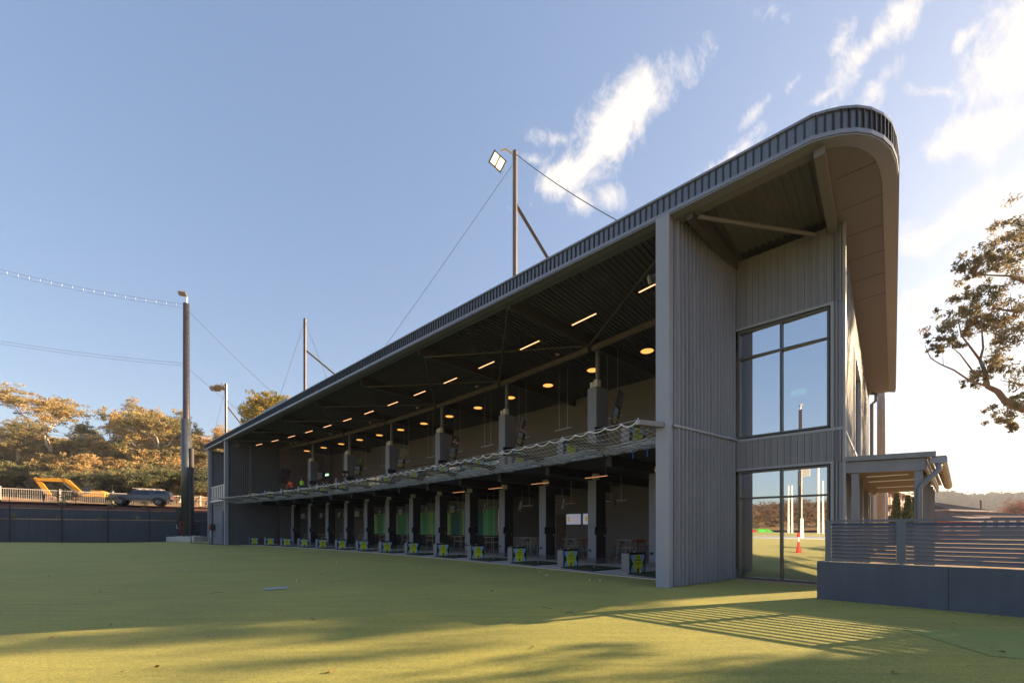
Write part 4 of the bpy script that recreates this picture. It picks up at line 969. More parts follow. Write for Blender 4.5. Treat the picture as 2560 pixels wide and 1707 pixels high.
o3, h3 = roof_pole(62.6, VP_, 21.4, 0, 'far slim pole with unlit lamps standing behind the far end of the roof', None, .15, True, 18.5, 14.6)
floodhead(o3, -1.9, -.2, h3 - .25, R(60), -12, False, 1.3); floodhead(o3, -3.2, -.5, h3 - .2, R(60), -12, False, 1.3)
MB().path([(0, 0, h3 - .1), (-3.2, -.5, h3 + .05)], .07, 8).obj('lamp_arm', whitep, o3)
# big net pole at the left
gp = Vector((-40.6, 52.0, 0)); gz_ = .05
bp = thing('net_pole', 'very tall ribbed steel net pole with wide lower sleeve on a concrete pad', 'pole', gp)
MB().path([(0, 0, 0), (0, 0, 10), (0, 0, 29.6)], [.42, .37, .33], 20).obj('shaft', polem, bp, smooth=True)
mb = MB(); mb.path([(-.02, 0, 2.6), (-.02, 0, 15.2)], .50, 20); mb.obj('sleeve', polez, bp, smooth=True)
mb = MB(); mb.path([(.46, .16, .6), (.46, .16, 11.6)], .34, 16); mb.obj('dark_guard', black, bp)
MB().path([(-.02, 0, .3), (-.02, 0, 8.4)], .44, 20).obj('lower_shaft', mat('pole_lower', (.10, .085, .075), .4, .4, .1, 1), bp, smooth=True)
mb = MB()
for k in range(40): mb.path([(.34, -.2, 3 + k * .66), (.48, -.24, 3 + k * .66)], .014, 4)
mb.obj('climbing_peg', galv, bp)
MB().path([(0, 0, 29.5), (.15, -.1, 30.4)], .10, 8).obj('lamp_arm', whitep, bp)
floodhead(bp, -.2, -.35, 30.6, R(20), -22, False, .85)
pd_ = thing('concrete_pad', 'long pale concrete pad with rubble at the foot of the tall net pole', 'concrete pad', gp)
mb = MB(); mb.box(-1.7, 1.7, -1.0, 1.2, 0, .62); mb.obj('slab', conc, pd_, bevel=.03)
rg = random.Random(2); mb = MB()
for k in range(26):
    x, y = rg.uniform(-1.2, 1.2), rg.uniform(-.9, .6); r_ = rg.uniform(.06, .16); mb.lathe([(r_ * .6, 0), (r_, r_ * .5), (r_ * .4, r_)], 6, (x, y, .61))
mb.obj('rubble', conc, pd_)
cab = thing('electrical_cabinet', 'tall black electrical cabinet with a hanging red cable standing left of the tall pole', 'cabinet', gp + Vector((-1.0, .1, .62)))
MB().box(-.28, .28, -.2, .2, .9, 3.6).obj('cabinet_body', black, cab, bevel=.02); MB().path([(.5, -.3, 1.9), (.42, -.36, 1.5), (.55, -.36, 1.0), (.4, -.36, .4)], .06, 6).obj('red_cable', redp, cab); MB().path([(-.1, -.24, 1.5), (-.05, -.3, 1.1), (.15, -.28, 1.0)], .03, 6).obj('white_lead', whitep, cab); MB().box(-.06, .06, -.1, .1, 0, .9).obj('post', black, cab)
# pale pole far right
o = thing('light_pole', 'plain pale grey pole behind the wing, rising to the roof soffit at the right', 'pole', (24.6, 27.8, 0)); MB().path([(0, 0, 0), (0, 0, 22)], .22, 14).obj('shaft', mat('pale_pole', (.34, .33, .36), .4, .2), o, smooth=True)
# cables
def cable(lab, p, q, sag, r_=.022, double=False, gr=None, ties=0):
    mb = MB(); n_ = 30; p = Vector(p); q = Vector(q)
    def f(s, dz=0): c = p.lerp(q, s); c.z -= sag * 4 * s * (1 - s) + dz * .6; return c
    mb.path([f(i / n_) for i in range(n_ + 1)], r_, 4)
    o = thing('net_cable', lab, 'cable', (0, 0, 0), 0, gr)
    mb.obj('wire', steelg, o)
    if double:
        mb = MB(); mb.path([f(i / 240, .55 + (.22 * abs(math.sin(i / 240 * ties * PI)) if ties else 0)) for i in range(241)], r_ * .9, 4); mb.obj('net_edge_rope', steelg, o)
        if ties:
            mb = MB()
            for k in range(ties + 1): mb.path([f(k / ties), f(k / ties, .55)], .024, 4)
            mb.obj('tie', ropew, o)
    return o
cable('upper double net cable with white ties running left from the tall pole top', (-40.6, 52, 29.5), (-78, 46, 36.5), 1.2, .016, True, None, 34)
cable('lower double net cable running left from the middle of the tall pole', (-40.6, 52, 22.2), (-78, 46, 26.6), .9, .016, True)
cable('thin cable from the tall pole top down to the roof near the yellow crowned tree', (-40.4, 52, 28.8), tuple(W(46, 14, 10.7)), .6, .022)
cable('thin cable from the middle of the tall pole down behind the far roof pole', (-40.4, 52, 21.6), tuple(W(50, 10, 10.7)), .4, .022)
T_ = W(9.62, VP_, 20.6)
cable('thin cable from the glowing floodlight pole down to the left roof edge', tuple(T_), tuple(W(24, 3.0, 10.7)), .1, .014)
cable('thin cable from the glowing floodlight pole to the right roof edge', tuple(T_ + Vector((0, 0, .4))), tuple(W(.2, 3.3, 10.7)), .3, .018)
cable('thin cable down the left side of the middle roof pole', tuple(W(36.2, VP_, 21.2)), tuple(W(44, 4, 10.7)), 0, .016); cable('thin cable down the right side of the middle roof pole', tuple(W(36.2, VP_, 21.2)), tuple(W(27, 4, 10.7)), 0, .016)
cable('thin cable down the left side of the far roof pole', tuple(W(62.6, VP_, 21)), tuple(W(72, 4, 8)), 0, .018)
for k, (z_, lab) in enumerate(((15.2, 'upper of two power lines at the far left above the trees'), (14.6, 'lower of two power lines at the far left above the trees'))):
    cable(lab, (-105, 78, z_ + 7.5), (-40, 92, z_ + 2), 1.2, .03)

# ================================================================== FENCES & WALLS NEAR RIGHT
FV = .74
lw = thing('low_wall', 'low blue grey rendered wall beneath the slatted screen at the right', 'wall', W(0, FV, 0), ROT)
MB().box(3.52, 11.5, -.09, .14, -.02, .855).obj('rendered_wall', render_, lw, bevel=.006)
for x_ in (5.6, 8.2): MB().box(x_, x_ + .012, -.092, -.088, 0, .85).obj('control_joint', black, lw)
scf = thing('slatted_screen', 'blue grey horizontal slatted screen fence standing on the low rendered wall', 'fence', W(0, FV, .855), ROT)
def slat_panel(x0, x1, nm):
    mb = MB(); n_ = 10
    for k in range(n_):
        z = .085 + k * .0825
        vs = [(x0, -.042, z - .033), (x1, -.042, z - .033), (x1, .042, z + .030), (x0, .042, z + .030), (x0, -.042, z - .024), (x1, -.042, z - .024), (x1, .042, z + .039), (x0, .042, z + .039)]
        mb.add([(a, b_, c) for a, b_, c in vs], [(0, 3, 2, 1), (4, 5, 6, 7), (0, 1, 5, 4), (1, 2, 6, 5), (2, 3, 7, 6), (3, 0, 4, 7)])
    return mb.obj(nm, slatm, scf)
posts = [3.70, 4.93, 6.95, 8.95, 10.95]
for a in posts:
    mb = MB(); mb.box(a - .035, a + .035, -.035, .035, .012, .945); mb.obj('post', slatm, scf, bevel=.004); MB().box(a - .06, a + .06, -.05, .05, .0, .012).obj('base_plate', galv, scf)
mb = MB()
for a, b_ in zip(posts[:-1], posts[1:]):
    for x in (a + .055, b_ - .055): mb.box(x - .02, x + .02, -.03, .03, .03, .90)
    mb.box(a + .04, b_ - .04, -.035, .035, .895, .945); mb.box(a + .04, b_ - .04, -.025, .025, .03, .05)
mb.obj('rail', slatm, scf)
for a, b_ in zip(posts[:2], posts[1:3]): slat_panel(a + .077, b_ - .077, 'slat_panel')
slat_panel(posts[2] + .077, posts[3] - .077, 'slat_panel'); slat_panel(posts[3] + .077, posts[4] - .077, 'slat_panel')

# canopy
cn = thing('entry_canopy', 'grey steel canopy with rounded gutter beside the wing at the right', 'canopy', W(0, 3.55, 0), ROT)
for v_ in (0, 2.4, 7.2, 9.2): MB().box(3.98, 4.14, v_ + .02, v_ + .18, 0, 3.10).obj('inner_post', clad, cn)
for v_, xo in ((.02, 5.22), (2.3, 5.40), (4.6, 5.58), (7.2, 5.8), (9.2, 5.95)): MB().box(xo, xo + .16, v_, v_ + .16, 0, 3.16).obj('outer_post', clad, cn)
MB().beam((3.87, .02, 3.27), (5.42, .02, 3.22), .10, .30).obj('front_beam', clad, cn)
MB().beam((3.87, -.04, 3.50), (5.60, -.04, 3.44), .16, .13).obj('front_flashing', clad, cn)
mb = MB(); mb.add([(3.87, 0, 3.44), (5.5, 0, 3.40), (6.35, 9.6, 3.36), (3.87, 9.6, 3.44), (3.87, 0, 3.50), (5.5, 0, 3.46), (6.35, 9.6, 3.42), (3.87, 9.6, 3.50)], [(0, 3, 2, 1), (4, 5, 6, 7), (0, 1, 5, 4), (1, 2, 6, 5), (2, 3, 7, 6), (3, 0, 4, 7)]); mb.obj('roof_sheet', clad, cn)
mb = MB(); mb.add([(3.9, .1, 3.15), (5.3, .1, 3.15), (6.1, 9.4, 3.15), (3.9, 9.4, 3.15)], [(0, 1, 2, 3)]); mb.obj('timber_ceiling', woodp, cn)
mb = MB(); mb.beam((5.42, .05, 3.24), (6.22, 9.5, 3.2), .06, .26); mb.obj('side_beam', clad, cn)
for v_, a, b_ in ((1.6, 4.25, 5.15), (3.4, 4.25, 5.4), (6.2, 4.4, 5.6)): MB().box(a, b_, v_, v_ + .05, 3.13, 3.147).obj('linear_light', mat('pale_light_strip', (.4, .36, .3), .5, emit=(1, .8, .55), es=.07), cn)
pts = []
g0, g1 = Vector((5.60, .05, 3.42)), Vector((6.45, 9.6, 3.38)); gd = (g1 - g0).normalized(); gr_ = Vector((gd.y, -gd.x, 0))
mb = MB(); nseg = 9
for e in (g0, g1):
    for k in range(nseg): an = PI + PI * k / (nseg - 1); mb.v.append(tuple(e + gr_ * (math.cos(an) * .11 + .06) + Vector((0, 0, math.sin(an) * .15 - .02))))
for k in range(nseg - 1): mb.f.append((k, k + 1, nseg + k + 1, nseg + k)); mb.m.append(0)
mb.f.append(tuple(range(nseg))); mb.m.append(0)
gut = mb.obj('gutter', mat('gutter_metal', (.22, .20, .17), .35, .3), cn, smooth=False); gs = gut.modifiers.new('s', 'SOLIDIFY'); gs.thickness = .008
mb = MB()
for j in range(16):
    c = g0.lerp(g1, j / 15.); mb.path([c + gr_ * (math.cos(PI + PI * k / 6) * .122 + .06) + Vector((0, 0, math.sin(PI + PI * k / 6) * .163 - .02)) for k in range(7)], .009, 4)
mb.obj('gutter_bracket', black, cn)
mb = MB(); mb.path([(5.66, .02, 3.26), (5.66, .02, 3.08), (5.58, -.02, 2.96), (5.36, -.06, 2.70), (5.31, -.07, 2.60), (5.31, -.07, .5)], .055, 12); mb.obj('downpipe', clad, cn, smooth=True)
MB().box(5.5, 5.8, -.04, .12, 3.22, 3.36).obj('rainwater_head', cladl, cn)
cam_ = thing('security_camera', 'small white dome security camera under the entry canopy ceiling', 'camera', W(-4.35, 11.0, 3.0), ROT); MB().lathe([(.03, -.09), (.07, -.06), (.08, 0), (.08, .04), (.04, .08)], 14).obj('dome', whitep, cam_, smooth=True)
# downpipe at the back of the wing
dp = MB(); dp.path([(3.95, 22.7, 9.9), (4.15, 22.7, 9.8), (4.15, 22.7, 9.4), (3.95, 22.8, 9.25), (3.95, 22.8, 0)], .09, 10); dp.obj('downpipe', clad, bld, smooth=True)

# ================================================================== LEFT: retaining walls, fences, reel
rw = thing('retaining_wall', 'front dark blue grey retaining wall tier at the far left of the turf', 'wall', W(61, 0, 0), ROT)
wallm = mat('retaining_render', (.06, .07, .092), .75, 0, .12, .5, .25, 30, streak=.15)
MB().box(-.25, 0, -75, 5.6, -.2, 2.55).obj('wall_panel', wallm, rw)
for v_ in np.arange(-60, 4, 4.8): MB().box(.0, .004, v_, v_ + .03, 0, 2.5).obj('panel_joint', black, rw)
rw2 = thing('retaining_wall', 'upper dark blue grey retaining wall tier behind the planted ledge', 'wall', W(62.4, 0, 0), ROT)
MB().box(-.25, 0, -75, 9, 0, 3.72).obj('wall_panel', wallm, rw2)
MB().box(-.28, .03, -75, 5.6, 2.55, 2.66).obj('soil_edge', dirt, rw); MB().box(-.28, .02, -75, 9, 3.72, 3.80).obj('soil_edge', dirt, rw2)
mb = MB(); mb.add([W(61.2, -75, 2.50), W(62.2, -75, 2.50), W(62.2, 5.5, 2.50), W(61.2, 5.5, 2.50)], [(0, 1, 2, 3)]); tag(mb.obj('ledge_soil', soilm), kind='structure')
nf = thing('mesh_fence', 'black tall chain mesh fence in front of the dark retaining wall', 'fence', W(60.6, 0, 0), ROT)
fp = [-60 + 3.55 * k for k in range(17)]
for v_ in [q for q in fp if q < 1]: MB().tube((0, v_, 0), (0, v_, 3.95), .055, 8).obj('post', black, nf)
mb = MB()
for v_ in np.arange(-60, -1.2, .30): mb.tube((0, v_, .05), (0, v_, 2.6), .004, 3)
for z_ in np.arange(.1, 2.7, .30): mb.tube((0, -60, z_), (0, -1.2, z_), .004, 3)
mb.obj('wire_mesh', black, nf)
gt = thing('gate_frame', 'thin black open gate frame between the tall pole and the far end of the building', 'gate', W(52.5, -.9, 0), ROT)
mb = MB(); mb.beam((-.5, .3, .05), (9.8, .9, .05), .05, .06); mb.beam((-.5, .3, 0), (-.5, .3, 4), .07, .07); mb.beam((-.5, .3, 3.9), (9.8, .9, 3.9), .04, .05); mb.obj('frame', black, gt)
dk = thing('dark_wall', 'dark low wall section right of the tall pole beside the plant room', 'wall', W(60.6, 3.2, 0), ROT)
MB().box(-.1, .1, -1.5, 3.5, 0, 2.6).obj('wall_panel', wallm, dk)
# black pool style fence on the mulch bank
bf_ = thing('black_rail_fence', 'low black rail fence along the mulch bank in front of the pickup', 'fence', W(63.3, 0, 4.15), ROT)
mb = MB()
for v_ in np.arange(-62, 8, 2.4): mb.tube((0, v_, 0), (0, v_, 1.15), .03, 6)
mb.tube((0, -62, 1.12), (0, 8, 1.12), .022, 6); mb.tube((0, -62, .1), (0, 8, .1), .015, 6)
mb.obj('rails_and_posts', black, bf_)
mb = MB()
for v_ in np.arange(-62, 8, .2): mb.tube((0, v_, .1), (0, v_, 1.12), .004, 3)
mb.obj('wire_mesh', black, bf_)
wf = thing('pale_fence', 'pale metal bar fence with square posts between the excavator and the pickup', 'fence', W(71, 0, 4.55), ROT)
pfm = mat('fence_pale_metal', (.55, .50, .46), .5, .2)
for v_ in np.arange(-62, 12, 4.7): MB().box(-.09, .09, v_ - .09, v_ + .09, 0, 1.95).obj('post', pfm, wf)
mb = MB(); mb.beam((0, -62, 1.72), (0, 12, 1.72), .06, .07); mb.beam((0, -62, .18), (0, 12, .18), .06, .07)
for v_ in np.arange(-62, 12, .17): mb.tube((0, v_, .2), (0, v_, 1.7), .012, 4)
mb.obj('bars', pfm, wf)
rl = thing('hose_reel', 'red and black fire hose reel on the grey wall beside the far service door', 'hose reel', W(48.3, .38, 1.75), ROT)
mb = MB(); mb.lathe([(.34, -.14), (.36, -.12), (.36, .02), (.34, .04)], 20); mb.xf(Matrix.Rotation(R(90), 4, 'Y') @ Matrix.Identity(4)); mb.obj('reel_disc', redp, rl)
MB().box(.02, .55, -.25, .05, -.3, .32).obj('hose_coil', black, rl); MB().path([(.3, -.25, -.3), (.32, -.25, -.8), (.22, -.2, -1.1)], .03, 6).obj('nozzle', whitep, rl)

# ================================================================== VEGETATION
def quads(name, C_, S_, mt, parent=None, seed=0, droop=.3, aspect=1.8):
    """many small leaf faces: C_ (n,3) centres, S_ (n,) sizes"""
    r_ = np.random.default_rng(seed); n_ = len(C_)
    a = r_.normal(size=(n_, 3)); a[:, 2] -= droop; a /= np.linalg.norm(a, axis=1)[:, None]
    b_ = r_.normal(size=(n_, 3)); b_ -= (b_ * a).sum(1)[:, None] * a; b_ /= np.linalg.norm(b_, axis=1)[:, None]
    h = S_[:, None] * .5
    V_ = np.stack([C_ - a * h * aspect, C_ + b_ * h * .62 - a * h * .1, C_ + a * h * aspect, C_ - b_ * h * .62 - a * h * .1], 1).reshape(-1, 3)
    me = bpy.data.meshes.new(name); me.vertices.add(4 * n_); me.vertices.foreach_set('co', V_.astype(np.float32).ravel())
    me.loops.add(4 * n_); me.loops.foreach_set('vertex_index', np.arange(4 * n_, dtype=np.int32))
    me.polygons.add(n_); me.polygons.foreach_set('loop_start', np.arange(0, 4 * n_, 4, dtype=np.int32))
    me.update(calc_edges=True); me.materials.append(mt)
    o = bpy.data.objects.new(name, me); col.objects.link(o)
    if parent: o.parent = parent
    return o
def skeleton(seed, Ht, trunk_frac, spread, nb, r0, lean=(0, 0), levels=3, up=.5, crook=.18):
    rg = random.Random(seed); mb = MB(); tips = []
    def seg(p, d_, ln, r_, lv):
        n_ = 4; pts = [p.copy()]; rad = [r_]; q = p.copy(); dd = d_.copy()
        for i in range(n_):
            dd = (dd + Vector((rg.gauss(0, crook), rg.gauss(0, crook), rg.gauss(0, crook * .6) + (.10 * up if lv else 0)))).normalized(); q = q + dd * ln / n_; pts.append(q.copy()); rad.append(r_ * (1 - .45 * (i + 1) / n_))
        mb.path(pts, rad, 6 if lv < 2 else 4, cap=(lv == 0))
        if lv >= levels: tips.append((q.copy(), dd.copy())); tips.append((pts[2].copy(), dd.copy())); return
        k = nb if lv == 0 else rg.choice((2, 3, 3))
        for i in range(k):
            an = 2 * PI * (i + rg.uniform(-.25, .25)) / k; ti = (.55 if lv else .75) * spread
            side = Vector((math.cos(an), math.sin(an), 0)); nd = (dd * (1 - .25 * ti) + side * ti + Vector((0, 0, up * .3))).normalized()
            f_ = rg.uniform(.62, 1.0) if lv else rg.uniform(.7, 1.0)
            b_ = pts[-1] if f_ > .85 else pts[-2] if f_ > .7 else pts[2]
            seg(b_, nd, ln * rg.uniform(.55, .8) * (1 if lv else (1 - trunk_frac) / trunk_frac * .62), rad[-1] * rg.uniform(.6, .8), lv + 1)
        tips.append((q.copy(), dd.copy())) if lv else None
    seg(Vector((0, 0, -.1)), Vector((lean[0], lean[1], 1)).normalized(), Ht * trunk_frac, r0, 0)
    return mb, tips
def crown_pts(tips, seed, R_, n_per, flat=.6, sub=5):
    r_ = np.random.default_rng(seed); out = []
    for p, d_ in tips:
        c0 = np.array(p) + np.array([0, 0, R_ * .15])
        for k in range(sub):
            cc = c0 + r_.normal(size=3) * np.array([.55, .55, .35]) * R_; rr_ = R_ * r_.uniform(.28, .55)
            u_ = r_.normal(size=(n_per // sub, 3)); u_ /= np.linalg.norm(u_, axis=1)[:, None]; u_ *= (r_.uniform(.3, 1, size=(len(u_), 1)) ** .6) * rr_; u_[:, 2] *= flat
            out.append(cc + u_)
    return np.concatenate(out)
def gum(name, label, seed, Ht, tf=.4, spread=.8, nb=4, r0=.3, R_=1.6, n_per=60, leaf=.34, lm=None, bm=None, levels=3, up=.5, cat='tree', group=None, lean=(0, 0), flat=.6, sub=5, crook=.18):
    t_ = thing(name, label, cat, (0, 0, 0), 0, group)
    mb, tips = skeleton(seed, Ht, tf, spread, nb, r0, lean, levels, up, crook); mb.obj('trunk', bm or bark, t_, smooth=True)
    P_ = crown_pts(tips, seed, R_, n_per, flat, sub); S_ = np.random.default_rng(seed + 1).uniform(.7, 1.3, len(P_)) * leaf
    quads('crown', P_, S_, lm or leafG, t_, seed); return t_
def hgt(t_, v_): return hill_h(t_, v_)
def tvw(X, Y): a, b_ = X - AX, Y - AY; return a * D[0] + b_ * D[1], a * E_[0] + b_ * E_[1]
def plant(o, px_, Y, top, natural, lab, grp=None, rz=None, sx=1):
    X = (px_ - 1280) / 1043 * Y; t_, v_ = tvw(X, Y); z0 = hgt(t_, v_); ht = 1.6 + (1321 - top) * Y / 1043 - z0
    o.location = (X, Y, z0 - .2); s = ht / natural; o.scale = (s * sx, s * sx, s); o.rotation_euler[2] = rz if rz is not None else (px_ * .37 % 6.28)
    o['label'] = lab
    if grp: o['group'] = grp
def natural_h(o):
    return max(v.co.z for ch in o.children for v in ch.data.vertices)
GRP = 'eucalypts and bush on the left hillside'
tall = gum('gum_tree', '', 11, 20, .50, .85, 4, .42, 1.45, 150, .20, leafG, bark, 3, .25, group=GRP, flat=.5)
tallb = gum('gum_tree', '', 23, 20, .52, .7, 4, .36, 1.4, 170, .20, leafO, bark, 3, .45, group=GRP, flat=.55)
midt = gum('gum_tree', '', 37, 12, .34, .8, 5, .26, 1.25, 190, .19, leafO, bark, 3, .4, group=GRP)
bush = gum('bush_tree', '', 51, 7, .26, .95, 6, .16, 1.2, 190, .17, leafO, barkd, 3, .2, group=GRP)
bush2 = gum('bush_tree', '', 57, 7, .22, .9, 7, .14, 1.25, 190, .17, leafN, barkd, 3, .15, group=GRP)
NH = {o.name: natural_h(o) for o in (tall, tallb, midt, bush, bush2)}
usedp = set()
def put(proto, *a, **k):
    n_ = NH[proto.name]
    if proto.name in usedp: o = copy_tree(proto)
    else: usedp.add(proto.name); o = proto; put.first[proto.name] = o
    plant(o, a[0], a[1], a[2], n_, *a[3:], **k); return o
put.first = {}
_src = {}
def place_tree(proto, px_, Y, top, lab, rz=None, sx=1):
    n_ = NH[_src.get(proto, proto).name] if False else NH[proto.name]
    if proto.name in usedp: o = copy_tree(proto)
    else: usedp.add(proto.name); o = proto
    plant(o, px_, Y, top, n_, lab, GRP, rz, sx); return o
place_tree(tall, 128, 95, 983, 'tallest open crowned eucalypt with white forked trunk at the left', 2.2, 1.25)
place_tree(tallb, 28, 82, 1040, 'orange tinged eucalypt near the left edge of the hillside', .4)
place_tree(tallb, 238, 104, 1002, 'sparse topped eucalypt right of the tallest one', 1.9, .75)
place_tree(tall, 292, 92, 1018, 'mid height eucalypt above the excavator and pickup', 4.1, .9)
place_tree(tallb, 362, 100, 985, 'second tallest eucalypt, leaning crown left of the tall net pole', 3.0, .9)
place_tree(tall, 448, 92, 1020, 'wide eucalypt directly behind the tall net pole', .9, 1.1)
place_tree(tallb, 505, 108, 1065, 'small eucalypt between the tall net pole and the building', 5.1)
place_tree(tall, 188, 108, 1050, 'pale limbed eucalypt between the tallest tree and the sparse one', 3.3, .9)
place_tree(tallb, 330, 112, 1036, 'dense golden eucalypt behind the pickup', 1.1, 1.2)
place_tree(tall, 408, 110, 1030, 'golden eucalypt just left of the tall net pole', 5.5, 1.1)
place_tree(tallb, 80, 105, 1068, 'rusty eucalypt left of the tallest tree trunk', 2.9, 1.2)
place_tree(tall, -5, 100, 1050, 'eucalypt cut by the left edge of the picture', 4.9, 1.1)
place_tree(tall, 556, 140, 1064, 'distant flat topped eucalypt beside the far roof pole', 2.6, .8)
rgt = random.Random(77); adj = ['first', 'second', 'third', 'fourth', 'fifth', 'sixth', 'seventh', 'eighth', 'ninth', 'tenth', 'eleventh', 'twelfth', 'thirteenth', 'fourteenth', 'fifteenth', 'sixteenth']
rows = [(midt, 112, 1088, 12, 'back row hillside gum'), (midt, 96, 1108, 13, 'middle row hillside gum'), (bush, 84, 1138, 14, 'front row bushy tree'), (bush2, 77, 1165, 13, 'lowest row olive bush')]
for proto, Y, top, n_, nm in rows:
    for j in range(n_):
        px_ = -40 + 590 * (j + rgt.uniform(.1, .9)) / n_
        place_tree(proto, px_, Y + rgt.uniform(-4, 4), top + rgt.uniform(-22, 16), '%s from the left, %s above the retaining walls' % (ORD[j], nm), rgt.uniform(0, 6.2), rgt.uniform(.95, 1.35))
for j in range(9):
    place_tree(midt, 470 + 22 * j, 150 + rgt.uniform(-8, 8), 1098 + rgt.uniform(-8, 6), '%s far ridge gum from the tall net pole, low above the roof edge' % ORD[j], rgt.uniform(0, 6), 1.2)
dome = gum('dome_tree', 'large golden dome shaped eucalypt crown rising behind the roof', 91, 20, .42, .75, 5, .5, 1.9, 330, .23, leafY, bark, 3, .45, flat=.65)
NH[dome.name] = natural_h(dome); X = (668 - 1280) / 1043 * 100; z0 = 9.; dome.location = (X, 100, z0); s = (35.2 - z0) / NH[dome.name]; dome.scale = (s * 1.0, s * 1.0, s)
# young plants on the bank and the ledge
yp = thing('bank_shrub', '', 'shrub', (0, 0, 0), 0, 'young shrubs on the mulch bank')
P_ = np.random.default_rng(4).normal(size=(260, 3)) * np.array([.28, .28, .42]) + np.array([0, 0, .9]); P_[:, 2] = np.clip(P_[:, 2], .1, None)
quads('foliage', P_, np.full(len(P_), .11), leafN, yp, 4); MB().path([(0, 0, 0), (.02, 0, .9)], .02, 5).obj('stem', barkd, yp)
lt = thing('ledge_tuft', '', 'plant', (0, 0, 0), 0, 'grass tufts on the retaining wall ledge')
mb = MB(); rg = random.Random(12)
for k in range(34):
    a = rg.uniform(0, 6.28); l_ = rg.uniform(.2, .45); r_ = rg.uniform(.12, .3); mb.add([(.02 * math.cos(a + 1.5), .02 * math.sin(a + 1.5), 0), (-.02 * math.cos(a + 1.5), -.02 * math.sin(a + 1.5), 0), (r_ * math.cos(a), r_ * math.sin(a), l_)], [(0, 1, 2)])
mb.obj('blades', leafN, lt)
spots = [-34, -27.5, -19, -16.4, -10.2, -6.3, -3.4]
for j, v_ in enumerate(spots):
    o = yp if j == 0 else copy_tree(yp); o.location = W(63.0, v_, 3.95); s = (1.0, .7, 1.5, .6, 1.3, 1.1, .7)[j]; o.scale = (s, s, s); o['label'] = '%s young shrub from the left on the mulch bank in front of the rail fence' % ORD[j]
for j in range(14):
    v_ = -36 + 2.85 * j + rg.uniform(-.5, .5); o = lt if j == 0 else copy_tree(lt); o.location = W(61.1, v_, 2.60); s = rg.uniform(1.0, 1.9); o.scale = (s, s, s); o.rotation_euler[2] = rg.uniform(0, 6); o['label'] = '%s small grass tuft from the left on the ledge between the dark walls' % ORD[j]

# ---- near eucalypt at the right, branches reaching in from outside the frame
nt_ = thing('gum_tree', 'backlit eucalypt reaching in from the right edge with bare forked branches', 'tree', (37.1, 25.9, 0))
KT = 1.4      # the tree stands about 36 m away
def P3(px_, py_, Y): Y = Y * KT; return Vector(((px_ - 1280) / 1043 * Y - 37.1, Y - 25.9, 1.6 + (1321 - py_) * Y / 1043))
mb = MB(); mb.path([(0, 0, -.1), (-.2, 0, 4), (.1, -.1, 7)], [.6, .48, .42], 10)
B = lambda pts, r0, r1: mb.path(pts, [KT * .62 * (r0 + (r1 - r0) * i / (len(pts) - 1)) for i in range(len(pts))], 6)
j0 = Vector((.1, -.1, 7))
B([j0, P3(2640, 1032, 18), P3(2560, 1023, 18), P3(2515, 1005, 17.9), P3(2494, 978, 17.8), P3(2469, 966, 17.8), P3(2463, 930, 17.7), P3(2450, 900, 17.7)], .30, .10)
B([P3(2450, 900, 17.7), P3(2458, 870, 17.6), P3(2455, 830, 17.5), P3(2450, 780, 17.5)], .08, .03)
B([P3(2450, 900, 17.7), P3(2420, 860, 17.5), P3(2404, 840, 17.4), P3(2395, 800, 17.3)], .08, .03)
B([P3(2463, 945, 17.7), P3(2430, 925, 17.4), P3(2400, 885, 17.2), P3(2382, 870, 17.1)], .07, .02)
B([P3(2469, 966, 17.8), P3(2425, 952, 17.5), P3(2385, 925, 17.2), P3(2350, 910, 17.0), P3(2326, 895, 16.9), P3(2312, 862, 16.8)], .07, .015)
B([P3(2425, 952, 17.5), P3(2390, 950, 17.6)], .03, .01); B([P3(2358, 912, 17), P3(2357, 882, 17)], .02, .008); B([P3(2335, 900, 17), P3(2322, 885, 17)], .015, .007)
B([j0, Vector((.3, .2, 10)), P3(2640, 800, 18.5), P3(2590, 760, 18.4), P3(2530, 778, 18.2), P3(2480, 770, 18)], .24, .04)
B([P3(2640, 800, 18.5), P3(2640, 740, 18.4), P3(2560, 705, 18), P3(2525, 690, 17.9), P3(2470, 688, 17.7), P3(2430, 680, 17.5)], .12, .03)
B([P3(2640, 800, 18.5), P3(2640, 620, 18.6), P3(2590, 520, 18.4)], .12, .04); B([j0, P3(2640, 990, 18.3), P3(2570, 965, 18), P3(2500, 950, 17.6)], .10, .02); B([P3(2530, 778, 18.2), P3(2525, 748, 18.1), P3(2528, 728, 18)], .03, .01)
B([P3(2560, 705, 18), P3(2520, 712, 18)], .03, .01)
mb.path([j0, (2, 1.4, 12), (4, 2, 17)], [.35, .25, .07], 6); mb.path([j0, (4, -1.4, 11), (6.3, -2, 14.7)], [.28, .17, .05], 6)
mb.obj('trunk', mat('near_bark', (.22, .17, .15), .85, 0, .3, 4, .4, 20), nt_, smooth=True)
clus = [(2395, 790, .9), (2360, 815, .75), (2345, 850, .45), (2425, 770, .9), (2460, 745, .8), (2420, 745, .5), (2500, 790, 1.1), (2535, 820, 1.2), (2560, 850, 1.3), (2520, 860, .9), (2500, 740, .7), (2445, 800, .8), (2475, 810, .8), (2410, 830, .5), (2380, 850, .5),
 (2480, 632, .8), (2455, 655, .6), (2520, 620, .9), (2548, 640, .8), (2425, 675, .55), (2500, 660, .7), (2545, 590, .9), (2560, 560, .9), (2442, 665, .5), (2475, 920, .6), (2500, 905, .55), (2450, 940, .45), (2430, 955, .4), (2540, 1010, .8), (2510, 1040, .6), (2530, 1060, .5), (2560, 990, .6), (2340, 875, .3), (2560, 780, 1.1), (2590, 700, 1.3), (2600, 880, 1.4), (2620, 560, 1.5), (2640, 1000, 1.2)]
r_ = np.random.default_rng(21); out = []
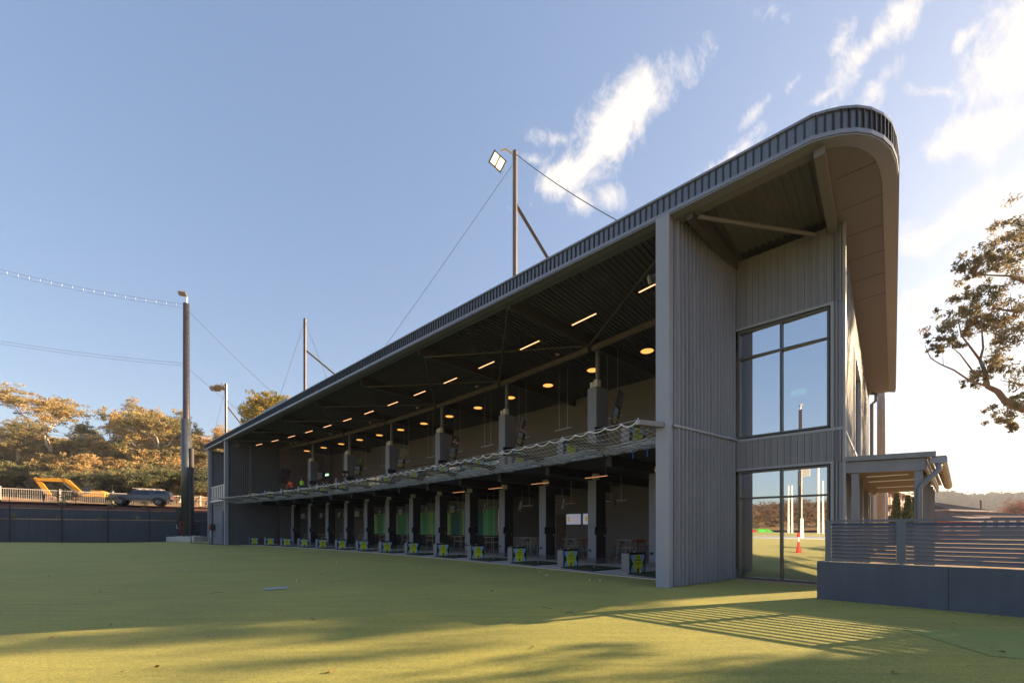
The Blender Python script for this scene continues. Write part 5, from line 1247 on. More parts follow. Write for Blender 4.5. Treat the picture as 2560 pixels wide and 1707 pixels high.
for (cx, cy, rad) in clus:
    c0 = np.array(P3(cx, cy, r_.uniform(16.9, 18.4))); rad = rad * KT * .85
    for k in range(11):
        cc = c0 + r_.normal(size=3) * rad * .5; u_ = r_.normal(size=(int(36 * min(1.3, rad + .3)), 3)); u_ /= np.linalg.norm(u_, axis=1)[:, None]; u_ *= (r_.uniform(0, 1, (len(u_), 1)) ** .5) * rad * r_.uniform(.2, .42); u_[:, 2] *= .8; out.append(cc + u_)
for c0 in ((2, 1.4, 13), (4.2, 2, 17.5), (6.3, -2, 14.7), (3.5, 0, 15.4), (0.7, 1.4, 18), (5.6, 1.4, 12), (3, -2, 19)):
    for k in range(9):
        cc = np.array(c0) + r_.normal(size=3) * 1.25; u_ = r_.normal(size=(110, 3)) * .46; out.append(cc + u_)
P_ = np.concatenate(out); quads('crown', P_, r_.uniform(.07, .15, len(P_)), leafR, nt_, 5, droop=.8, aspect=2.0)
# further trees out of frame to the right that throw the long dappled shadows
sh = gum('gum_tree', 'eucalypt standing outside the right edge, shading the turf in front', 63, 14, .42, .8, 5, .3, 1.5, 110, .20, leafN, bark, 3, .4)
sh.location = (41, 10.6, 0); sh.scale = (1.05, 1.05, 1.25); sh2 = gum('gum_tree', '', 67, 31, .76, .55, 4, .4, 1.0, 50, .22, leafR, bark, 3, .5); sh2['category'] = 'tree'; sh2.location = (70, 28.9, .8); sh2.rotation_euler[2] = 2.; sh2['label'] = 'very tall slender eucalypt outside the right edge behind the low wall'
sh3 = copy_tree(sh); sh3.location = (44, 6.4, 0); sh3.scale = (1.1, 1.1, 1.2); sh3.rotation_euler[2] = 4.; sh3['label'] = 'eucalypt beside the lawn level with the photographer at the right'

hg = thing('shade_hedge', 'unseen leafy block added behind the low wall to shade the lower right turf', 'shade_hedge', (14.2, 7.75, 0), R(-78))  # added out of view to cast shade over the right foreground
r_ = np.random.default_rng(88); P_ = np.stack([r_.uniform(0, 9, 9000), r_.uniform(-.4, .4, 9000), r_.uniform(.1, 3.75, 9000)], 1); P_[:, 2] += .08 * np.sin(P_[:, 0] * 5)
quads('foliage', P_, r_.uniform(.12, .22, 9000), leafC, hg, 8); MB().box(0.1, 8.9, -.25, .25, 0, 3.5).obj('shade_core', barkd, hg)  # solid core stops sun passing through the added leaves
# ================================================================== RIGHT BACKGROUND
ap = thing('brick_apartments', 'three storey red brick apartment block with balconies seen beneath the canopy', 'building', (54.2, 61, 0), math.atan2(.64, .77))
mb = MB(); mb.box(0, 34, 0, 10, 0, 7.2); mb.obj('wall', brick, ap)
mb = MB(); mb.box(-.6, 34.6, -1.0, 10.4, 7.2, 7.45); mb.obj('roof_fascia', brickl, ap)
MB().add([(-.6, -1, 7.45), (34.6, -1, 7.45), (34.6, 10.4, 7.45), (-.6, 10.4, 7.45), (3, 4.7, 8.9), (31, 4.7, 8.9)], [(0, 1, 5, 4), (1, 2, 5), (2, 3, 4, 5), (3, 0, 4)]).obj('roof', roofg, ap)
for lv in range(3):
    for k in range(8):
        x = 1.0 + k * 4.1; z = .3 + lv * 2.4
        w_ = MB().box(x, x + 1.5, -.06, -.02, z + .1, z + 1.9).obj('window', mat('warm_blind', (.70, .55, .45), .5), ap); MB().box(x + .7, x + .78, -.09, -.05, z + .1, z + 1.9).obj('frame', whitep, w_)
        b_ = MB().box(x - .2, x + 2.1, -1.1, -1.03, z, z + .95).obj('balcony', mat('balcony_grey', (.32, .26, .24), .6), ap); MB().box(x - .2, x + 2.1, -1.03, 0, z - .1, z + .02).obj('balcony_floor', brickl, b_)
        if lv == 0: MB().box(x + 2.6, x + 2.72, -1.05, -.93, 0, 7.2).obj('post', brickl, ap)
cy = thing('cypress_tree', '', 'tree', (0, 0, 0), 0, 'cypresses in front of the apartments'); r_ = np.random.default_rng(6); n_ = 5200
z_ = r_.uniform(.2, 6.6, n_); rad = .62 * np.sqrt(np.clip(1 - z_ / 6.9, 0, 1)) * (1 + .12 * np.sin(z_ * 5)); an = r_.uniform(0, 6.28, n_); q_ = r_.uniform(.55, 1.08, n_)
quads('crown', np.stack([rad * q_ * np.cos(an), rad * q_ * np.sin(an), z_], 1), r_.uniform(.08, .2, n_), leafC, cy, 7, droop=-1.2); MB().tube((0, 0, -.1), (0, 0, 1), .1, 8).obj('trunk', barkd, cy)
for j, (px_, Y, top) in enumerate(((2241, 44, 1230), (2270, 42, 1236), (2287, 45, 1240))):
    o = cy if j == 0 else copy_tree(cy); o.location = ((px_ - 1280) / 1043 * Y, Y, 0); s = (1.6 + (1321 - top) * Y / 1043) / 6.7; o.scale = (s * 1.15, s * 1.15, s); o['label'] = '%s slim dark green cypress in front of the brick apartments' % ('left', 'middle', 'right')[j]
gwall = thing('garden_building', 'pale grey rendered building end seen below the canopy left of the cypresses', 'building', (38.2, 43.5, 0), .3); MB().box(-3.2, .6, 0, 3, 0, 6.4).obj('wall', mat('pale_wall', (.42, .39, .36), .7, 0, .08, .6), gwall); MB().tube((.75, -.1, 0), (.75, -.1, 6.4), .28, 12).obj('water_tank_pipe', mat('pale_pole2', (.40, .42, .45), .4), gwall)
def house(loc, rz, L_, Wd, he, hr, lab, wm=brick, eave=.8):
    o = thing('house', lab, 'house', loc, rz, 'houses beyond the slatted screen')
    MB().box(0, L_, 0, Wd, 0, he).obj('wall', wm, o)
    MB().add([(-eave, -eave, he), (L_ + eave, -eave, he), (L_ + eave, Wd + eave, he), (-eave, Wd + eave, he), (Wd * .5, Wd * .5, hr), (L_ - Wd * .5, Wd * .5, hr)], [(0, 1, 5, 4), (1, 2, 5), (2, 3, 4, 5), (3, 0, 4), (0, 3, 2, 1)]).obj('roof', roofg, o)
    mb = MB()
    for (a, b_) in (((-eave, -eave), (L_ + eave, -eave)), ((L_ + eave, -eave), (L_ + eave, Wd + eave)), ((-eave, -eave), (-eave, Wd + eave))): mb.beam((a[0], a[1], he - .08), (b_[0], b_[1], he - .08), .12, .28)
    mb.obj('gutter', brickl, o)
    k = 1.2
    while k < L_ - 1.6:
        w_ = MB().box(k, k + 1.4, -.06, -.01, he - 1.9, he - .55).obj('window', mat('pale_window', (.62, .52, .48), .4), o); MB().box(k + .66, k + .74, -.09, -.05, he - 1.9, he - .55).obj('frame', brickl, w_); k += 2.6
    return o
h1 = house((80, 77, 0), R(22), 16, 13, 5.1, 7.3, 'largest dark hip roofed brick house beyond the slatted screen')
house((60.0, 60, 0), R(20), 13, 9, 3.35, 4.6, 'lower grey roofed brick house in front of the hip roofed one', brick); house((53, 52, 0), R(20), 7.5, 8, 2.75, 3.85, 'nearest low grey roofed house just above the screen rail', brick)
house((74.5, 68, 0), R(12), 17, 6, 3.7, 4.4, 'long low timber building right of the houses under the hill', mat('dark_timber', (.16, .11, .09), .7))
fl = thing('flue_pipe', 'thin dark flue pipe with cap standing on the hip roofed house', 'chimney', (90.8, 80.8, 5.4)); MB().tube((0, 0, 0), (0, 0, 1.5), .14, 8).obj('pipe', steel, fl); MB().lathe([(.2, 1.5), (.24, 1.56), (.05, 1.75)], 10).obj('cap', steel, fl)
ro = gum('small_tree', 'small round dark green tree at the right below the hill', 66, 5, .25, .9, 6, .15, 1.0, 120, .2, leafC, barkd, 2, .2); ro.location = (85.0, 72, 0); ro.scale = (.55, .55, .85)
pk = gum('blossom_tree', 'pinkish bare twigged tree at the right frame edge in front of the hill', 71, 9, .3, .8, 6, .2, 1.2, 45, .16, leaf_mat('pink_twigs', (.20, .10, .075), (.32, .17, .12), (.42, .24, .17)), barkd, 3, .35); pk.location = (101.5, 80, 0); pk.scale = (1.15, 1.15, 1.05)
pk2 = copy_tree(pk); pk2.location = (93.5, 78, 0); pk2.scale = (.8, .8, .42); pk2.rotation_euler[2] = 2; pk2['label'] = 'low pinkish shrubby tree left of the pink tree at the right edge'
# far hill with forest
def ridge(u_): return 62 + 7 * math.sin(u_ * 9 + 1) + 3 * math.sin(u_ * 31) - 26 * max(0, .98 - u_) * 2
mb = MB(); us = np.linspace(.55, 1.75, 61)
def hill2(u_, k): Y = 420 + 60 * k; return Vector((u_ * Y, Y, ridge(u_) * sm(k, -.5, 6) ** .9 - 2 + 3 * math.sin(u_ * 40 + k)))
for k in range(9):
    for u_ in us: mb.v.append(tuple(hill2(u_, k)))
for k in range(8):
    for i in range(60): a = k * 61 + i; mb.f.append((a, a + 1, a + 62, a + 61)); mb.m.append(0)
tag(mb.obj('far_hill', farmat, smooth=True), kind='structure')
r_ = np.random.default_rng(31); out = []; sz = []
for k in range(2600):
    u_ = r_.uniform(.86, 1.5); kk = r_.uniform(0, 7.2) if k > 420 else r_.uniform(5.6, 6.8); c0 = np.array(hill2(u_, kk)); hh = r_.uniform(5, 13); q_ = r_.normal(size=(26, 3)) * np.array([2.6, 2.6, hh * .22]) + np.array([0, 0, hh * .62]); out.append(c0 + q_); sz.append(r_.uniform(2.2, 4.2, 26))
fo2 = quads('far_forest', np.concatenate(out), np.concatenate(sz), leaf_mat('far_leaves', (.045, .055, .04), (.09, .085, .055), (.16, .125, .08), .1), None, 3, 0); tag(fo2, 'hazy grey green forest covering the distant hill at the right', 'forest', kind='stuff')

# ================================================================== VEHICLES
fw = Vector((-.88, -.47, 0)).normalized(); rzU = math.atan2(fw.y, fw.x)
ute = thing('pickup_truck', 'silver blue pickup truck with roof rack and bull bar parked above the retaining walls', 'pickup truck', (-46.9, 52.75, 4.50), rzU); ute.scale = (1.15, 1.12, 1.10)
# local: +x forward, +y is the far side
body = [(2.35, .62), (2.45, 1.0), (2.30, 1.12), (1.05, 1.24), (.98, 1.24), (-2.62, 1.30), (-2.70, 1.1), (-2.66, .70), (-2.1, .58), (-1.02, .55), (.95, .55), (2.1, .55)]
def hull(mb, prof, wy, inset=.0, mi=0): mb.ext(prof, -wy, wy, mi)
mb = MB(); hull(mb, body, .92); mb.obj('body', utep, ute, bevel=.05)
mb = MB(); cab = [(1.0, 1.22), (.35, 1.74), (.1, 1.80), (-1.05, 1.80), (-1.12, 1.24)]
o_ = len(mb.v); vs = [(x, y * (1 if z < 1.5 else .84), z) for y in (-.86, .86) for x, z in cab]; k = len(cab); mb.add(vs, [tuple(range(k)), tuple(reversed(range(k, 2 * k)))] + [((i + 1) % k, i, k + i, k + (i + 1) % k) for i in range(k)]); mb.obj('cabin', utep, ute, bevel=.04)
mb = MB(); cano = [(-1.14, 1.24), (-1.14, 1.80), (-2.25, 1.78), (-2.55, 1.62), (-2.62, 1.26)]; vs = [(x, y * (1 if z < 1.5 else .86), z) for y in (-.88, .88) for x, z in cano]; mb.add(vs, [tuple(range(k)), tuple(reversed(range(k, 2 * k)))] + [((i + 1) % k, i, k + i, k + (i + 1) % k) for i in range(k)]); mb.obj('tray_canopy', utep, ute, bevel=.04)
for sy in (-1, 1):
    def yz(z): return sy * (.875 - (.12 if z > 1.5 else .0) * 1) * 1
    def win(pts, nm):
        mb = MB(); P__ = [(x, sy * (.868 + .012 - (z - 1.24) / .56 * .13), z) for x, z in pts]; f_ = tuple(range(len(pts))); mb.add(P__, [f_ if sy < 0 else tuple(reversed(f_))]); return mb.obj(nm, glassd, ute)
    win([(.86, 1.30), (.38, 1.68), (.02, 1.71), (.0, 1.30)], 'side_window'); win([(-.10, 1.30), (-.10, 1.71), (-.85, 1.71), (-.92, 1.30)], 'side_window'); win([(-1.28, 1.36), (-1.28, 1.68), (-2.15, 1.66), (-2.35, 1.36)], 'canopy_window')
mb = MB(); mb.add([(.97, -.76, 1.29), (.97, .76, 1.29), (.42, .66, 1.70), (.42, -.66, 1.70)], [(0, 1, 2, 3)]); mb.obj('windscreen', glassd, ute)
for sx in (1.58, -1.66):
    for sy in (-1, 1):
        wh = MB(); wh.lathe([(.30, -.14), (.40, -.12), (.42, -.05), (.42, .05), (.40, .12), (.30, .14)], 24); wh.xf(Matrix.Translation((sx, sy * .84, .42)) @ Matrix.Rotation(R(90), 4, 'X')); w_ = wh.obj('tyre', rubber, ute)
        rm = MB(); rm.lathe([(.20, -.02), (.25, .0), (.26, .03), (.22, .04)], 20); 
        for k in range(6): a = 2 * PI * k / 6; rm.beam((.03 * math.cos(a), .03 * math.sin(a), .02), (.21 * math.cos(a), .21 * math.sin(a), .02), .05, .03)
        rm.xf(Matrix.Translation((sx, sy * .99, .42)) @ Matrix.Rotation(R(90) * sy * -1, 4, 'X')); rm.obj('rim', mat('rim_metal', (.16, .17, .18), .35, .4), w_)
        ar = MB(); ar.path([(sx + .52 * math.cos(a), sy * .93, .44 + .50 * math.sin(a)) for a in np.linspace(.05, PI - .05, 11)], .06, 6); ar.obj('wheel_arch', utes, ute)
mb = MB(); mb.box(2.38, 2.62, -.9, .9, .55, .82); mb.path([(2.6, -.7, .8), (2.66, -.62, 1.16), (2.66, .62, 1.16), (2.6, .7, .8)], .04, 6); mb.path([(2.6, -.3, .8), (2.64, -.3, 1.16)], .03, 6); mb.path([(2.6, .3, .8), (2.64, .3, 1.16)], .03, 6); mb.obj('bull_bar', utes, ute)
for sy in (-1, 1): MB().box(2.24, 2.44, sy * .78 - .13, sy * .78 + .13, .92, 1.08).obj('headlight', whitep, ute, bevel=.02); MB().box(-2.72, -2.55, sy * .84 - .09, sy * .84 + .09, .98, 1.18).obj('tail_light', redp, ute, bevel=.02); MB().box(.72, .90, sy * 1.0 - .1, sy * 1.0 + .1, 1.22, 1.40).obj('mirror', utep, ute, bevel=.03)
mb = MB(); mb.box(-1.9, .55, -.72, -.62, 1.90, 1.97); mb.box(-1.9, .55, .62, .72, 1.90, 1.97); 
for x in (-1.7, -1.1, -.5, .1): mb.box(x, x + .08, -.7, .7, 1.88, 1.93)
mb.obj('roof_rack', brickl, ute); MB().path([(.95, -.94, 1.1), (.95, -.94, 1.75), (.75, -.9, 1.9)], .045, 6).obj('snorkel', utes, ute); MB().box(-2.85, -2.62, -.85, .85, .5, .68).obj('rear_bumper', utes, ute); MB().tube((2.5, -.5, 1.16), (2.5, -.5, 2.3), .012, 5).obj('antenna', utes, ute)
mb = MB(); mb.box(-.98, .92, -.97, -.9, .52, .6); mb.obj('side_step', utes, ute)

ex = thing('excavator', 'yellow excavator with its long boom arched down to the left behind the pale fence', 'excavator', (-58.6, 58.5, 5.32), rzU); ex.scale = (.84, .9, .9)
for sy in (-1, 1): MB().ext([(1.5, .12), (1.75, .35), (1.5, .62), (-1.5, .62), (-1.75, .35), (-1.5, .12), (-1.2, 0), (1.2, 0)], sy * .95 - .25, sy * .95 + .25).obj('track', rubber, ex, bevel=.03)
MB().ext([(1.1, .7), (1.1, 1.15), (.3, 1.3), (.1, 1.75), (-1.3, 1.75), (-1.6, 1.5), (-1.65, .9), (-1.4, .7)], -1.05, 1.05).obj('body', yell, ex, bevel=.06)
MB().ext([(1.35, .75), (1.45, 1.3), (1.15, 2.35), (.2, 2.4), (.15, .75)], -1.0, -.2).obj('cab', glassd, ex, bevel=.04)
MB().box(.1, 1.3, -1.05, -.15, 2.38, 2.48).obj('cab_roof', black, ex, bevel=.03)
MB().box(1.4, 2.1, -1.1, 1.1, .25, .6).obj('blade', yell, ex)
boom = [(1.0, 1.1), (1.35, 1.5), (2.9, 3.25), (3.6, 3.5), (6.6, 3.35), (6.75, 3.1), (6.55, 2.95), (3.9, 2.95), (3.2, 2.7), (1.6, .95)]
MB().ext(boom, .0, .42).obj('boom', yell, ex, bevel=.03)
MB().ext([(6.9, 3.5), (7.0, 3.2), (5.35, .75), (5.0, .7), (4.95, 1.0), (5.9, 2.6), (6.5, 3.3)], .08, .34).obj('stick', yell, ex, bevel=.03)
MB().ext([(5.4, .9), (4.6, .75), (4.3, .1), (4.9, -.15), (5.5, .2)], -.15, .55).obj('bucket', mat('rusty_bucket', (.28, .17, .11), .7, 0, .2, 4), ex)
for p, q in (((6.9, .2, 3.3), (5.75, .2, 1.1)), ((3.6, .2, 2.8), (2.1, .2, 1.3))): MB().tube(p, q, .07, 8).obj('hydraulic_ram', whitep, ex)
MB().path([(1.0, .5, 1.6), (2.4, .6, 3.1), (3.3, .5, 3.7), (5.5, .4, 3.6)], .03, 6).obj('hose', utes, ex)

# ================================================================== PEOPLE
def person(loc, rz, top_m, leg_m, pose, lab, hat=None, vest=None):
    """one continuous body grown from a skeleton; pose is a dict of joint offsets"""
    J = dict(pel=(0, 0, .95), sp=(0, .0, 1.18), ch=(0, 0, 1.40), nk=(0, .01, 1.52), hb=(0, .03, 1.60), hd=(0, .03, 1.70), hipR=(.10, 0, .93), knR=(.11, .02, .50), anR=(.12, 0, .09), toR=(.13, .15, .04), hipL=(-.10, 0, .93), knL=(-.11, .02, .50), anL=(-.12, 0, .09), toL=(-.13, .15, .04),
             shR=(.19, 0, 1.45), elR=(.25, .02, 1.17), wrR=(.24, .14, .95), haR=(.24, .17, .87), shL=(-.19, 0, 1.45), elL=(-.25, .02, 1.17), wrL=(-.24, .14, .95), haL=(-.24, .17, .87))
    J.update(pose); RD = dict(pel=.145, sp=.135, ch=.155, nk=.058, hb=.075, hd=.092, hip=.10, kn=.062, an=.045, to=.038, sh=.07, el=.045, wr=.032, ha=.036)
    ed = [('pel', 'sp'), ('sp', 'ch'), ('ch', 'nk'), ('nk', 'hb'), ('hb', 'hd')]
    for s_ in 'RL': ed += [('pel', 'hip' + s_), ('hip' + s_, 'kn' + s_), ('kn' + s_, 'an' + s_), ('an' + s_, 'to' + s_), ('ch', 'sh' + s_), ('sh' + s_, 'el' + s_), ('el' + s_, 'wr' + s_), ('wr' + s_, 'ha' + s_)]
    names = list(J); me = bpy.data.meshes.new('body'); me.from_pydata([J[k] for k in names], [(names.index(a), names.index(b_)) for a, b_ in ed], [])
    ob = bpy.data.objects.new('tmp', me); col.objects.link(ob); sk = ob.modifiers.new('s', 'SKIN'); ob.modifiers.new('u', 'SUBSURF').levels = 1
    for i, k in enumerate(names):
        r_ = RD.get(k, RD.get(k[:2], .05)); r_ = RD.get(k[:3], r_) if k[:3] in RD else r_
        me.skin_vertices[0].data[i].radius = (r_, r_ * (.72 if k in ('pel', 'sp', 'ch') else 1)); me.skin_vertices[0].data[i].use_root = (k == 'pel')
    bpy.context.view_layer.update(); dg = bpy.context.evaluated_depsgraph_get(); m2_ = bpy.data.meshes.new_from_object(ob.evaluated_get(dg)); bpy.data.objects.remove(ob)
    t_ = thing('person', lab, 'person', loc, rz); m2_.materials.clear()
    for m_ in (skin_, top_m, leg_m, rubber): m2_.materials.append(m_)
    wz = J['pel'][2]
    for p in m2_.polygons:
        c = p.center; nk = J['nk'][2]
        near_hand = any((c - Vector(J['ha' + s_])).length < .10 for s_ in 'RL'); head = (c - Vector(J['hd'])).length < .14 or (c - Vector(J['hb'])).length < .08
        p.material_index = 0 if (head or near_hand) else 3 if c.z < .10 else 2 if c.z < wz + .02 and not any((c - Vector(J[q_ + s_])).length < .14 for q_ in ('wr', 'el') for s_ in 'RL') else 1
        p.use_smooth = True
    b_ = bpy.data.objects.new('body', m2_); col.objects.link(b_); b_.parent = t_
    hc = Vector(J['hd']); 
    mb = MB(); mb.lathe([(.03, -.05), (.092, -.03), (.105, .03), (.085, .09), (.03, .115)], 14, tuple(hc + Vector((0, -.018, .0)))); mb.obj('hair', hairm, t_, smooth=True)
    mb = MB(); f_ = hc + Vector((0, .088, -.01)); mb.path([f_ + Vector((0, 0, .03)), f_ + Vector((0, .025, -.01))], [.010, .015], 6); mb.obj('nose', skin_, t_)
    for sx in (-1, 1): MB().lathe([(.004, -.008), (.010, 0), (.004, .008)], 8, tuple(f_ + Vector((sx * .033, .0, .03)))).obj('eye', black, t_); MB().lathe([(.006, -.03), (.014, 0), (.006, .03)], 8, tuple(hc + Vector((sx * .098, 0, 0)))).obj('ear', skin_, t_)
    MB().box(f_.x - .022, f_.x + .022, f_.y - .012, f_.y + .004, f_.z - .045, f_.z - .037).obj('mouth', redp, t_)
    for s_ in 'RL':      # fingers and thumb
        h_ = Vector(J['ha' + s_]); w_ = Vector(J['wr' + s_]); dd = (h_ - w_).normalized(); mb = MB()
        sd = dd.cross(Vector((0, 1, .2))).normalized()
        for k in range(4): mb.path([h_ + sd * (.012 * (k - 1.5) * 1.4), h_ + dd * .05 + sd * (.013 * (k - 1.5) * 1.4), h_ + dd * (.075 - .008 * abs(k - 1.2)) + Vector((0, -.01, -.0)) + sd * (.013 * (k - 1.5) * 1.3)], [.010, .009, .007], 5)
        mb.path([h_ - dd * .02 + sd * .03, h_ + dd * .02 + sd * .05, h_ + dd * .045 + sd * .052], [.011, .010, .008], 5); mb.obj('hand', skin_, t_)
    if hat == 'brim': mb = MB(); mb.lathe([(.20, .045), (.20, .055), (.11, .07), (.105, .13), (.05, .155)], 18, tuple(hc)); mb.obj('hat', straw, t_, smooth=True)
    if hat == 'purple': mb = MB(); mb.lathe([(.17, .035), (.17, .045), (.108, .06), (.10, .12), (.03, .145)], 18, tuple(hc)); mb.obj('hat', purple, t_, smooth=True)
    if vest:      # vest shell following the torso
        mb = MB(); s0, s1, s2 = Vector(J['sp']), Vector(J['ch']), Vector(J['nk']); n_ = 14
        rings = [(s0 + (Vector(J['pel']) - s0) * .35, .175, .135), (s0, .175, .135), (s1, .205, .15), (s1.lerp(s2, .55), .20, .12), (s2 - Vector((0, 0, .01)), .09, .08)]
        for c, rx, ry in rings:
            for j in range(n_): mb.v.append((c.x + rx * math.cos(2 * PI * j / n_), c.y + ry * math.sin(2 * PI * j / n_), c.z))
        for i in range(len(rings) - 1):
            for j in range(n_): a = i * n_ + j; b2 = i * n_ + (j + 1) % n_; mb.f.append((a, b2, b2 + n_, a + n_)); mb.m.append(0)
        mb.obj('vest', vest, t_, smooth=True)
    return t_
FL = 4.5
bend = dict(sp=(0, .06, 1.15), ch=(0, .20, 1.33), nk=(0, .27, 1.42), hb=(0, .31, 1.47), hd=(0, .36, 1.54), shR=(.19, .20, 1.38), elR=(.22, .34, 1.12), wrR=(.14, .48, .96), haR=(.10, .52, .90), shL=(-.19, .20, 1.38), elL=(-.22, .34, 1.12), wrL=(-.12, .48, .96), haL=(-.08, .52, .90))
def pl(px_, w_): 
    lo, hi = -.25, .3
    for _ in range(50):
        m_ = (lo + hi) / 2; p = W(*arc(m_, w_))
        if 1280 + 1043 * p.x / p.y > px_: lo = m_
        else: hi = m_
    return W(*arc(lo, w_), FL)
person(pl(731, 5.0), ROT - 2.8, orangev, navy, bend, 'person leaning over in a bright orange work top on the upper deck', None, orangev)
person(pl(755, 5.2), ROT - 2.0, navy, navy, {}, 'person in a lime yellow vest and purple hat standing on the upper deck', 'purple', yellv)
sit = dict(pel=(0, 0, .80), sp=(0, -.0, 1.03), ch=(0, 0, 1.26), nk=(0, .01, 1.38), hb=(0, .03, 1.46), hd=(0, .03, 1.56), hipR=(.1, .02, .80), knR=(.12, .42, .78), anR=(.12, .40, .36), toR=(.12, .52, .32), hipL=(-.1, .02, .80), knL=(-.12, .42, .78), anL=(-.12, .40, .36), toL=(-.12, .52, .32), shR=(.19, 0, 1.31), elR=(.26, .10, 1.06), wrR=(.14, .28, 1.04), haR=(.08, .34, 1.05), shL=(-.19, 0, 1.31), elL=(-.26, .10, 1.06), wrL=(-.14, .28, 1.04), haL=(-.08, .34, 1.05))
for (px_, w_, m_, lab, ht_) in ((809, 7.0, cyanc, 'seated person in a pale cyan shirt on the upper deck', None), (819, 7.5, tan, 'seated person in a straw hat beside the cyan shirted person', 'brim')):
    p = pl(px_, w_); o = person(p, ROT + PI, m_, navy, sit, lab, ht_); s_ = copy_tree(st_); s_.location = p; s_.rotation_euler[2] = ROT; s_['label'] = 'upper deck stool under the ' + lab.split('on the')[0].split('beside')[0].strip(); s_['group'] = 'occupied stools on the upper deck'
person(pl(842, 6.4), ROT + 2.3, lilac, navy, {}, 'person in a pale lilac shirt standing by a screen on the upper deck')
o = tv('desk_screen', .62, .5, [(0, 1, 0, 1, 3), (.1, .9, .1, .55, 6), (.3, .6, .1, .5, 2)], 3, 'black framed desk screen with bright lime picture among the people on the upper deck', 'upper deck desk screens', .8)
p = pl(862, 4.9); o.matrix_world = Matrix.Translation(p + Vector((0, 0, 1.25))) @ Matrix.Rotation(ROT - .1, 4, 'Z'); MB().tube((.03, 0, -1.25), (.03, 0, .05), .03, 8).obj('stand', black, o)

# ================================================================== RANGE IN FRONT (seen in the window reflection)
def inrange(t_, v_, z=0): return W(t_, v_, z)
tg = thing('target_ring', 'flat white target ring lying on the turf out on the range', 'target', inrange(14.1, -68, .02)); MB().lathe([(3.4, 0), (9.5, 0), (9.5, .05), (3.4, .05)], 40).obj('ring', whitep, tg)
fg = thing('target_flag', 'white flag on a pole at the target ring out on the range', 'flag', inrange(14.1, -68, 0)); mb = MB(); mb.tube((0, 0, 0), (0, 0, 3.4), .3, 8, .25); mb.tube((0, 0, 3), (0, 0, 13), .07, 8); mb.obj('pole', whitep, fg); mb = MB(); mb.box(0, 2.0, -.03, .03, 10.5, 13); mb.obj('flag', whitep, fg)
bo = thing('red_bollard', 'red and clear plastic post standing on the turf in front of the building', 'bollard', inrange(1.57, -14.25, 0)); MB().lathe([(.15, 0), (.13, .25), (.07, .5), (.06, .75)], 12).obj('base', redp, bo); MB().lathe([(.055, .75), (.055, 1.05)], 10).obj('middle', whitep, bo); MB().lathe([(.08, 1.05), (.10, 1.15), (.08, 1.3), (.03, 1.35)], 12).obj('head', redp, bo)
for (t_, v_, r_, c_, lab) in ((74, -200, 17, mat('bright_green', (.12, .75, .05), .7), 'bright green raised target green far out on the range'), (60, -165, 8, redp, 'red target green far out on the range')):
    g_ = thing('target_green', lab, 'target', inrange(t_, v_, .1)); MB().lathe([(r_, 0), (r_ * .9, 1.2), (r_ * .4, 1.6)], 30).obj('mound', c_, g_)
p2 = copy_tree(bp); p2.location = inrange(21.5, -98, 0); p2['label'] = 'second tall net pole far out on the range'
f = None
for j, (t_, v_) in enumerate(((38.7, -155), (37.6, -155), (28, -146), (26.8, -146))):
    if f is None: f = thing('goal_post', '', 'post', inrange(t_, v_), 0, 'tall white posts out on the range'); MB().tube((0, 0, 0), (0, 0, 17), .35, 8, .2).obj('shaft', whitep, f); o = f
    else: o = copy_tree(f); o.location = inrange(t_, v_)
    if j == 2: o.scale = (1.2, 1.2, 1.6)
    o['label'] = '%s tall white post out on the range, seen in the ground window' % ORD[j]
mb = MB(); r_ = np.random.default_rng(41); N2 = 60
for k in range(7):
    for i in range(N2 + 1):
        t_ = -260 + 620 * i / N2; v_ = -205 - 40 * k; mb.v.append(tuple(W(t_, v_, 1 + 3.2 * k * (1 + .18 * math.sin(t_ * .03 + k)))))
for k in range(6):
    for i in range(N2): a = k * (N2 + 1) + i; mb.f.append((a, a + 1, a + N2 + 2, a + N2 + 1)); mb.m.append(0)
tag(mb.obj('range_hill', drygrass, smooth=True), kind='structure')
out = []; sz = []
for k in range(1500):
    t_ = r_.uniform(-250, 340); kk = r_.uniform(.1, 5.5); c0 = np.array(W(t_, -205 - 40 * kk, 1 + 3.2 * kk)); hh = r_.uniform(5, 10); q_ = r_.normal(size=(40, 3)) * np.array([2.4, 2.4, hh * .2]) + np.array([0, 0, hh * .6]); out.append(c0 + q_); sz.append(r_.uniform(1.0, 2.2, 40))
fo3 = quads('range_forest', np.concatenate(out), np.concatenate(sz), leaf_mat('range_leaves', (.07, .05, .025), (.13, .08, .04), (.20, .12, .06)), None, 9, 0); tag(fo3, 'brown bushland covering the hill beyond the far end of the range', 'forest', kind='stuff')

# ================================================================== SMALL THINGS ON THE TURF
dr = thing('drain_cover', 'grey plastic drain cover plate lying askew on the shaded turf', 'drain cover', (-6.25, 11.05, .012), .5); MB().box(-.27, .27, -.14, .14, 0, .025).obj('plate', mat('plate_grey', (.34, .36, .40), .6), dr, bevel=.006)
yb = bf.copy(); yb.data = bf.data.copy(); yb.data.materials[0] = mat('yellow_ball', (.85, .60, .03), .4); col.objects.link(yb); yb.location = (-6.5, 12.6, -.02); yb.scale = (1.3, 1.3, 1.3); tag(yb, 'yellow golf ball lying alone on the shaded turf', 'golf ball'); yb.pop('group', None) if 'group' in yb else None
r_ = random.Random(15)
lf = MB().add([(-.035, -.012, 0), (.0, -.028, .012), (.04, -.008, .004), (.03, .02, .016), (-.01, .03, .006)], [(0, 1, 2, 3, 4)]).obj('dead_leaf', leafd)
tag(lf, '', 'leaf', 'dead leaves scattered on the turf'); lf['label'] = 'small reddish dead leaf lying loose on the artificial turf'
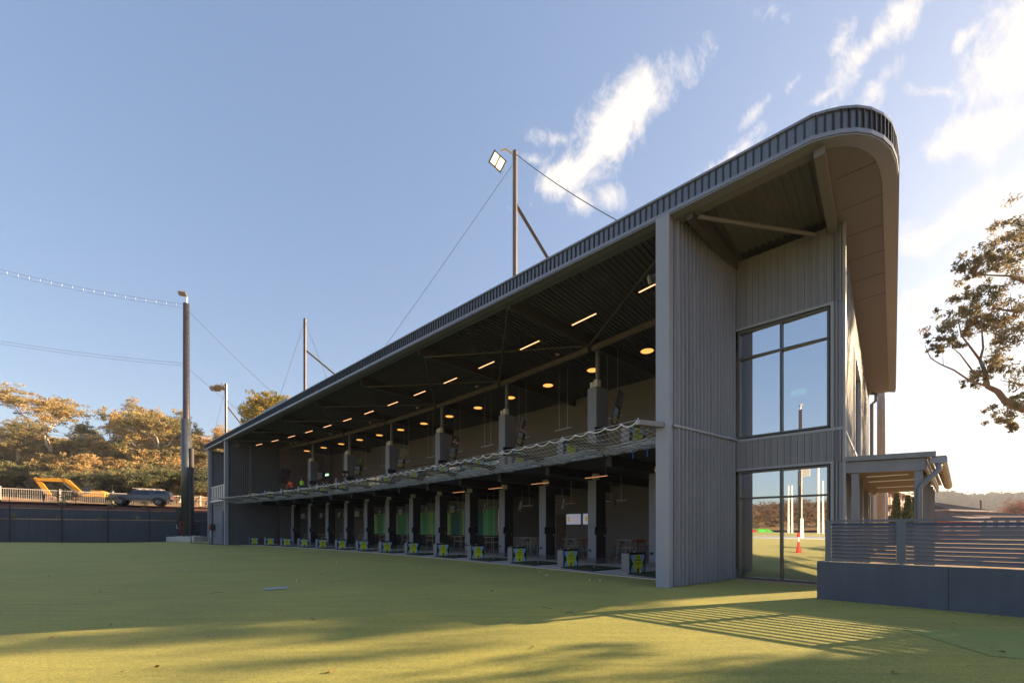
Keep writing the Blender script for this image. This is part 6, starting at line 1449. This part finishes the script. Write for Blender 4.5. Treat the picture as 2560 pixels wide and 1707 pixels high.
for j in range(75):
    Y = 4.6 * (1 + r_.random() ** 1.6 * 4); X = r_.uniform(-1.3, 1.3) * Y
    o = lf if j == 0 else lf.copy()
    if j: col.objects.link(o)
    t_, v_ = tvw(X, Y)
    if v_ > 0: X -= 6; 
    s = r_.uniform(.4, 1.1); o.location = (X, Y, .012); o.rotation_euler = (r_.uniform(-.5, .5), r_.uniform(-.5, .5), r_.uniform(0, 6)); o.scale = (s, s, s)
for j in range(26):
    o = lf.copy(); col.objects.link(o); p = W(-3.7 - 3.6 * r_.random(), .55 - .35 * r_.random() ** 2, .012) if j < 16 else W(-.45 - .6 * r_.random(), .3 + 3 * r_.random(), .012)
    o.location = p; s = r_.uniform(.4, .9); o.scale = (s, s, s); o.rotation_euler = (r_.uniform(-.5, .5), 0, r_.uniform(0, 6))
tw = None
for j in range(8):
    Y = r_.uniform(6, 16); X = r_.uniform(-1.0, .3) * Y
    if tw is None: tw = MB().path([(-.14, 0, .012), (0, .015, .02), (.13, -.01, .012)], .005, 5).obj('twig', barkd); o = tw; tag(tw, 'thin brown twig lying loose on the artificial turf', 'twig', 'twigs scattered on the turf')
    else: o = tw.copy(); col.objects.link(o)
    o.location = (X, Y, .0); o.rotation_euler[2] = r_.uniform(0, 3)
for j, (x, y) in enumerate(((1.0, 15.2), (1.2, 14.3), (2.4, 12.9), (-8.2, 19.5), (-3.8, 17.2), (-12.5, 16.0), (2.7, 12.8))):
    o = bf.copy(); col.objects.link(o); o.location = (x, y, -.022); tag(o, '%s stray white golf ball resting on the shaded turf' % ORD[j], 'golf ball', 'stray balls on the turf')

# ================================================================== AIR
hb_ = MB().box(-420, 1500, -420, 1100, -1.5, 95)
hm = bpy.data.materials.new('haze_air'); hm.use_nodes = True; hn = hm.node_tree; hn.nodes.clear()
pv = hn.nodes.new('ShaderNodeVolumePrincipled'); pv.inputs['Color'].default_value = (.86, .90, 1, 1); pv.inputs['Density'].default_value = .0003; pv.inputs['Anisotropy'].default_value = .1
ho = hn.nodes.new('ShaderNodeOutputMaterial'); hn.links.new(pv.outputs[0], ho.inputs['Volume'])
tag(hb_.obj('haze', hm), kind='stuff')
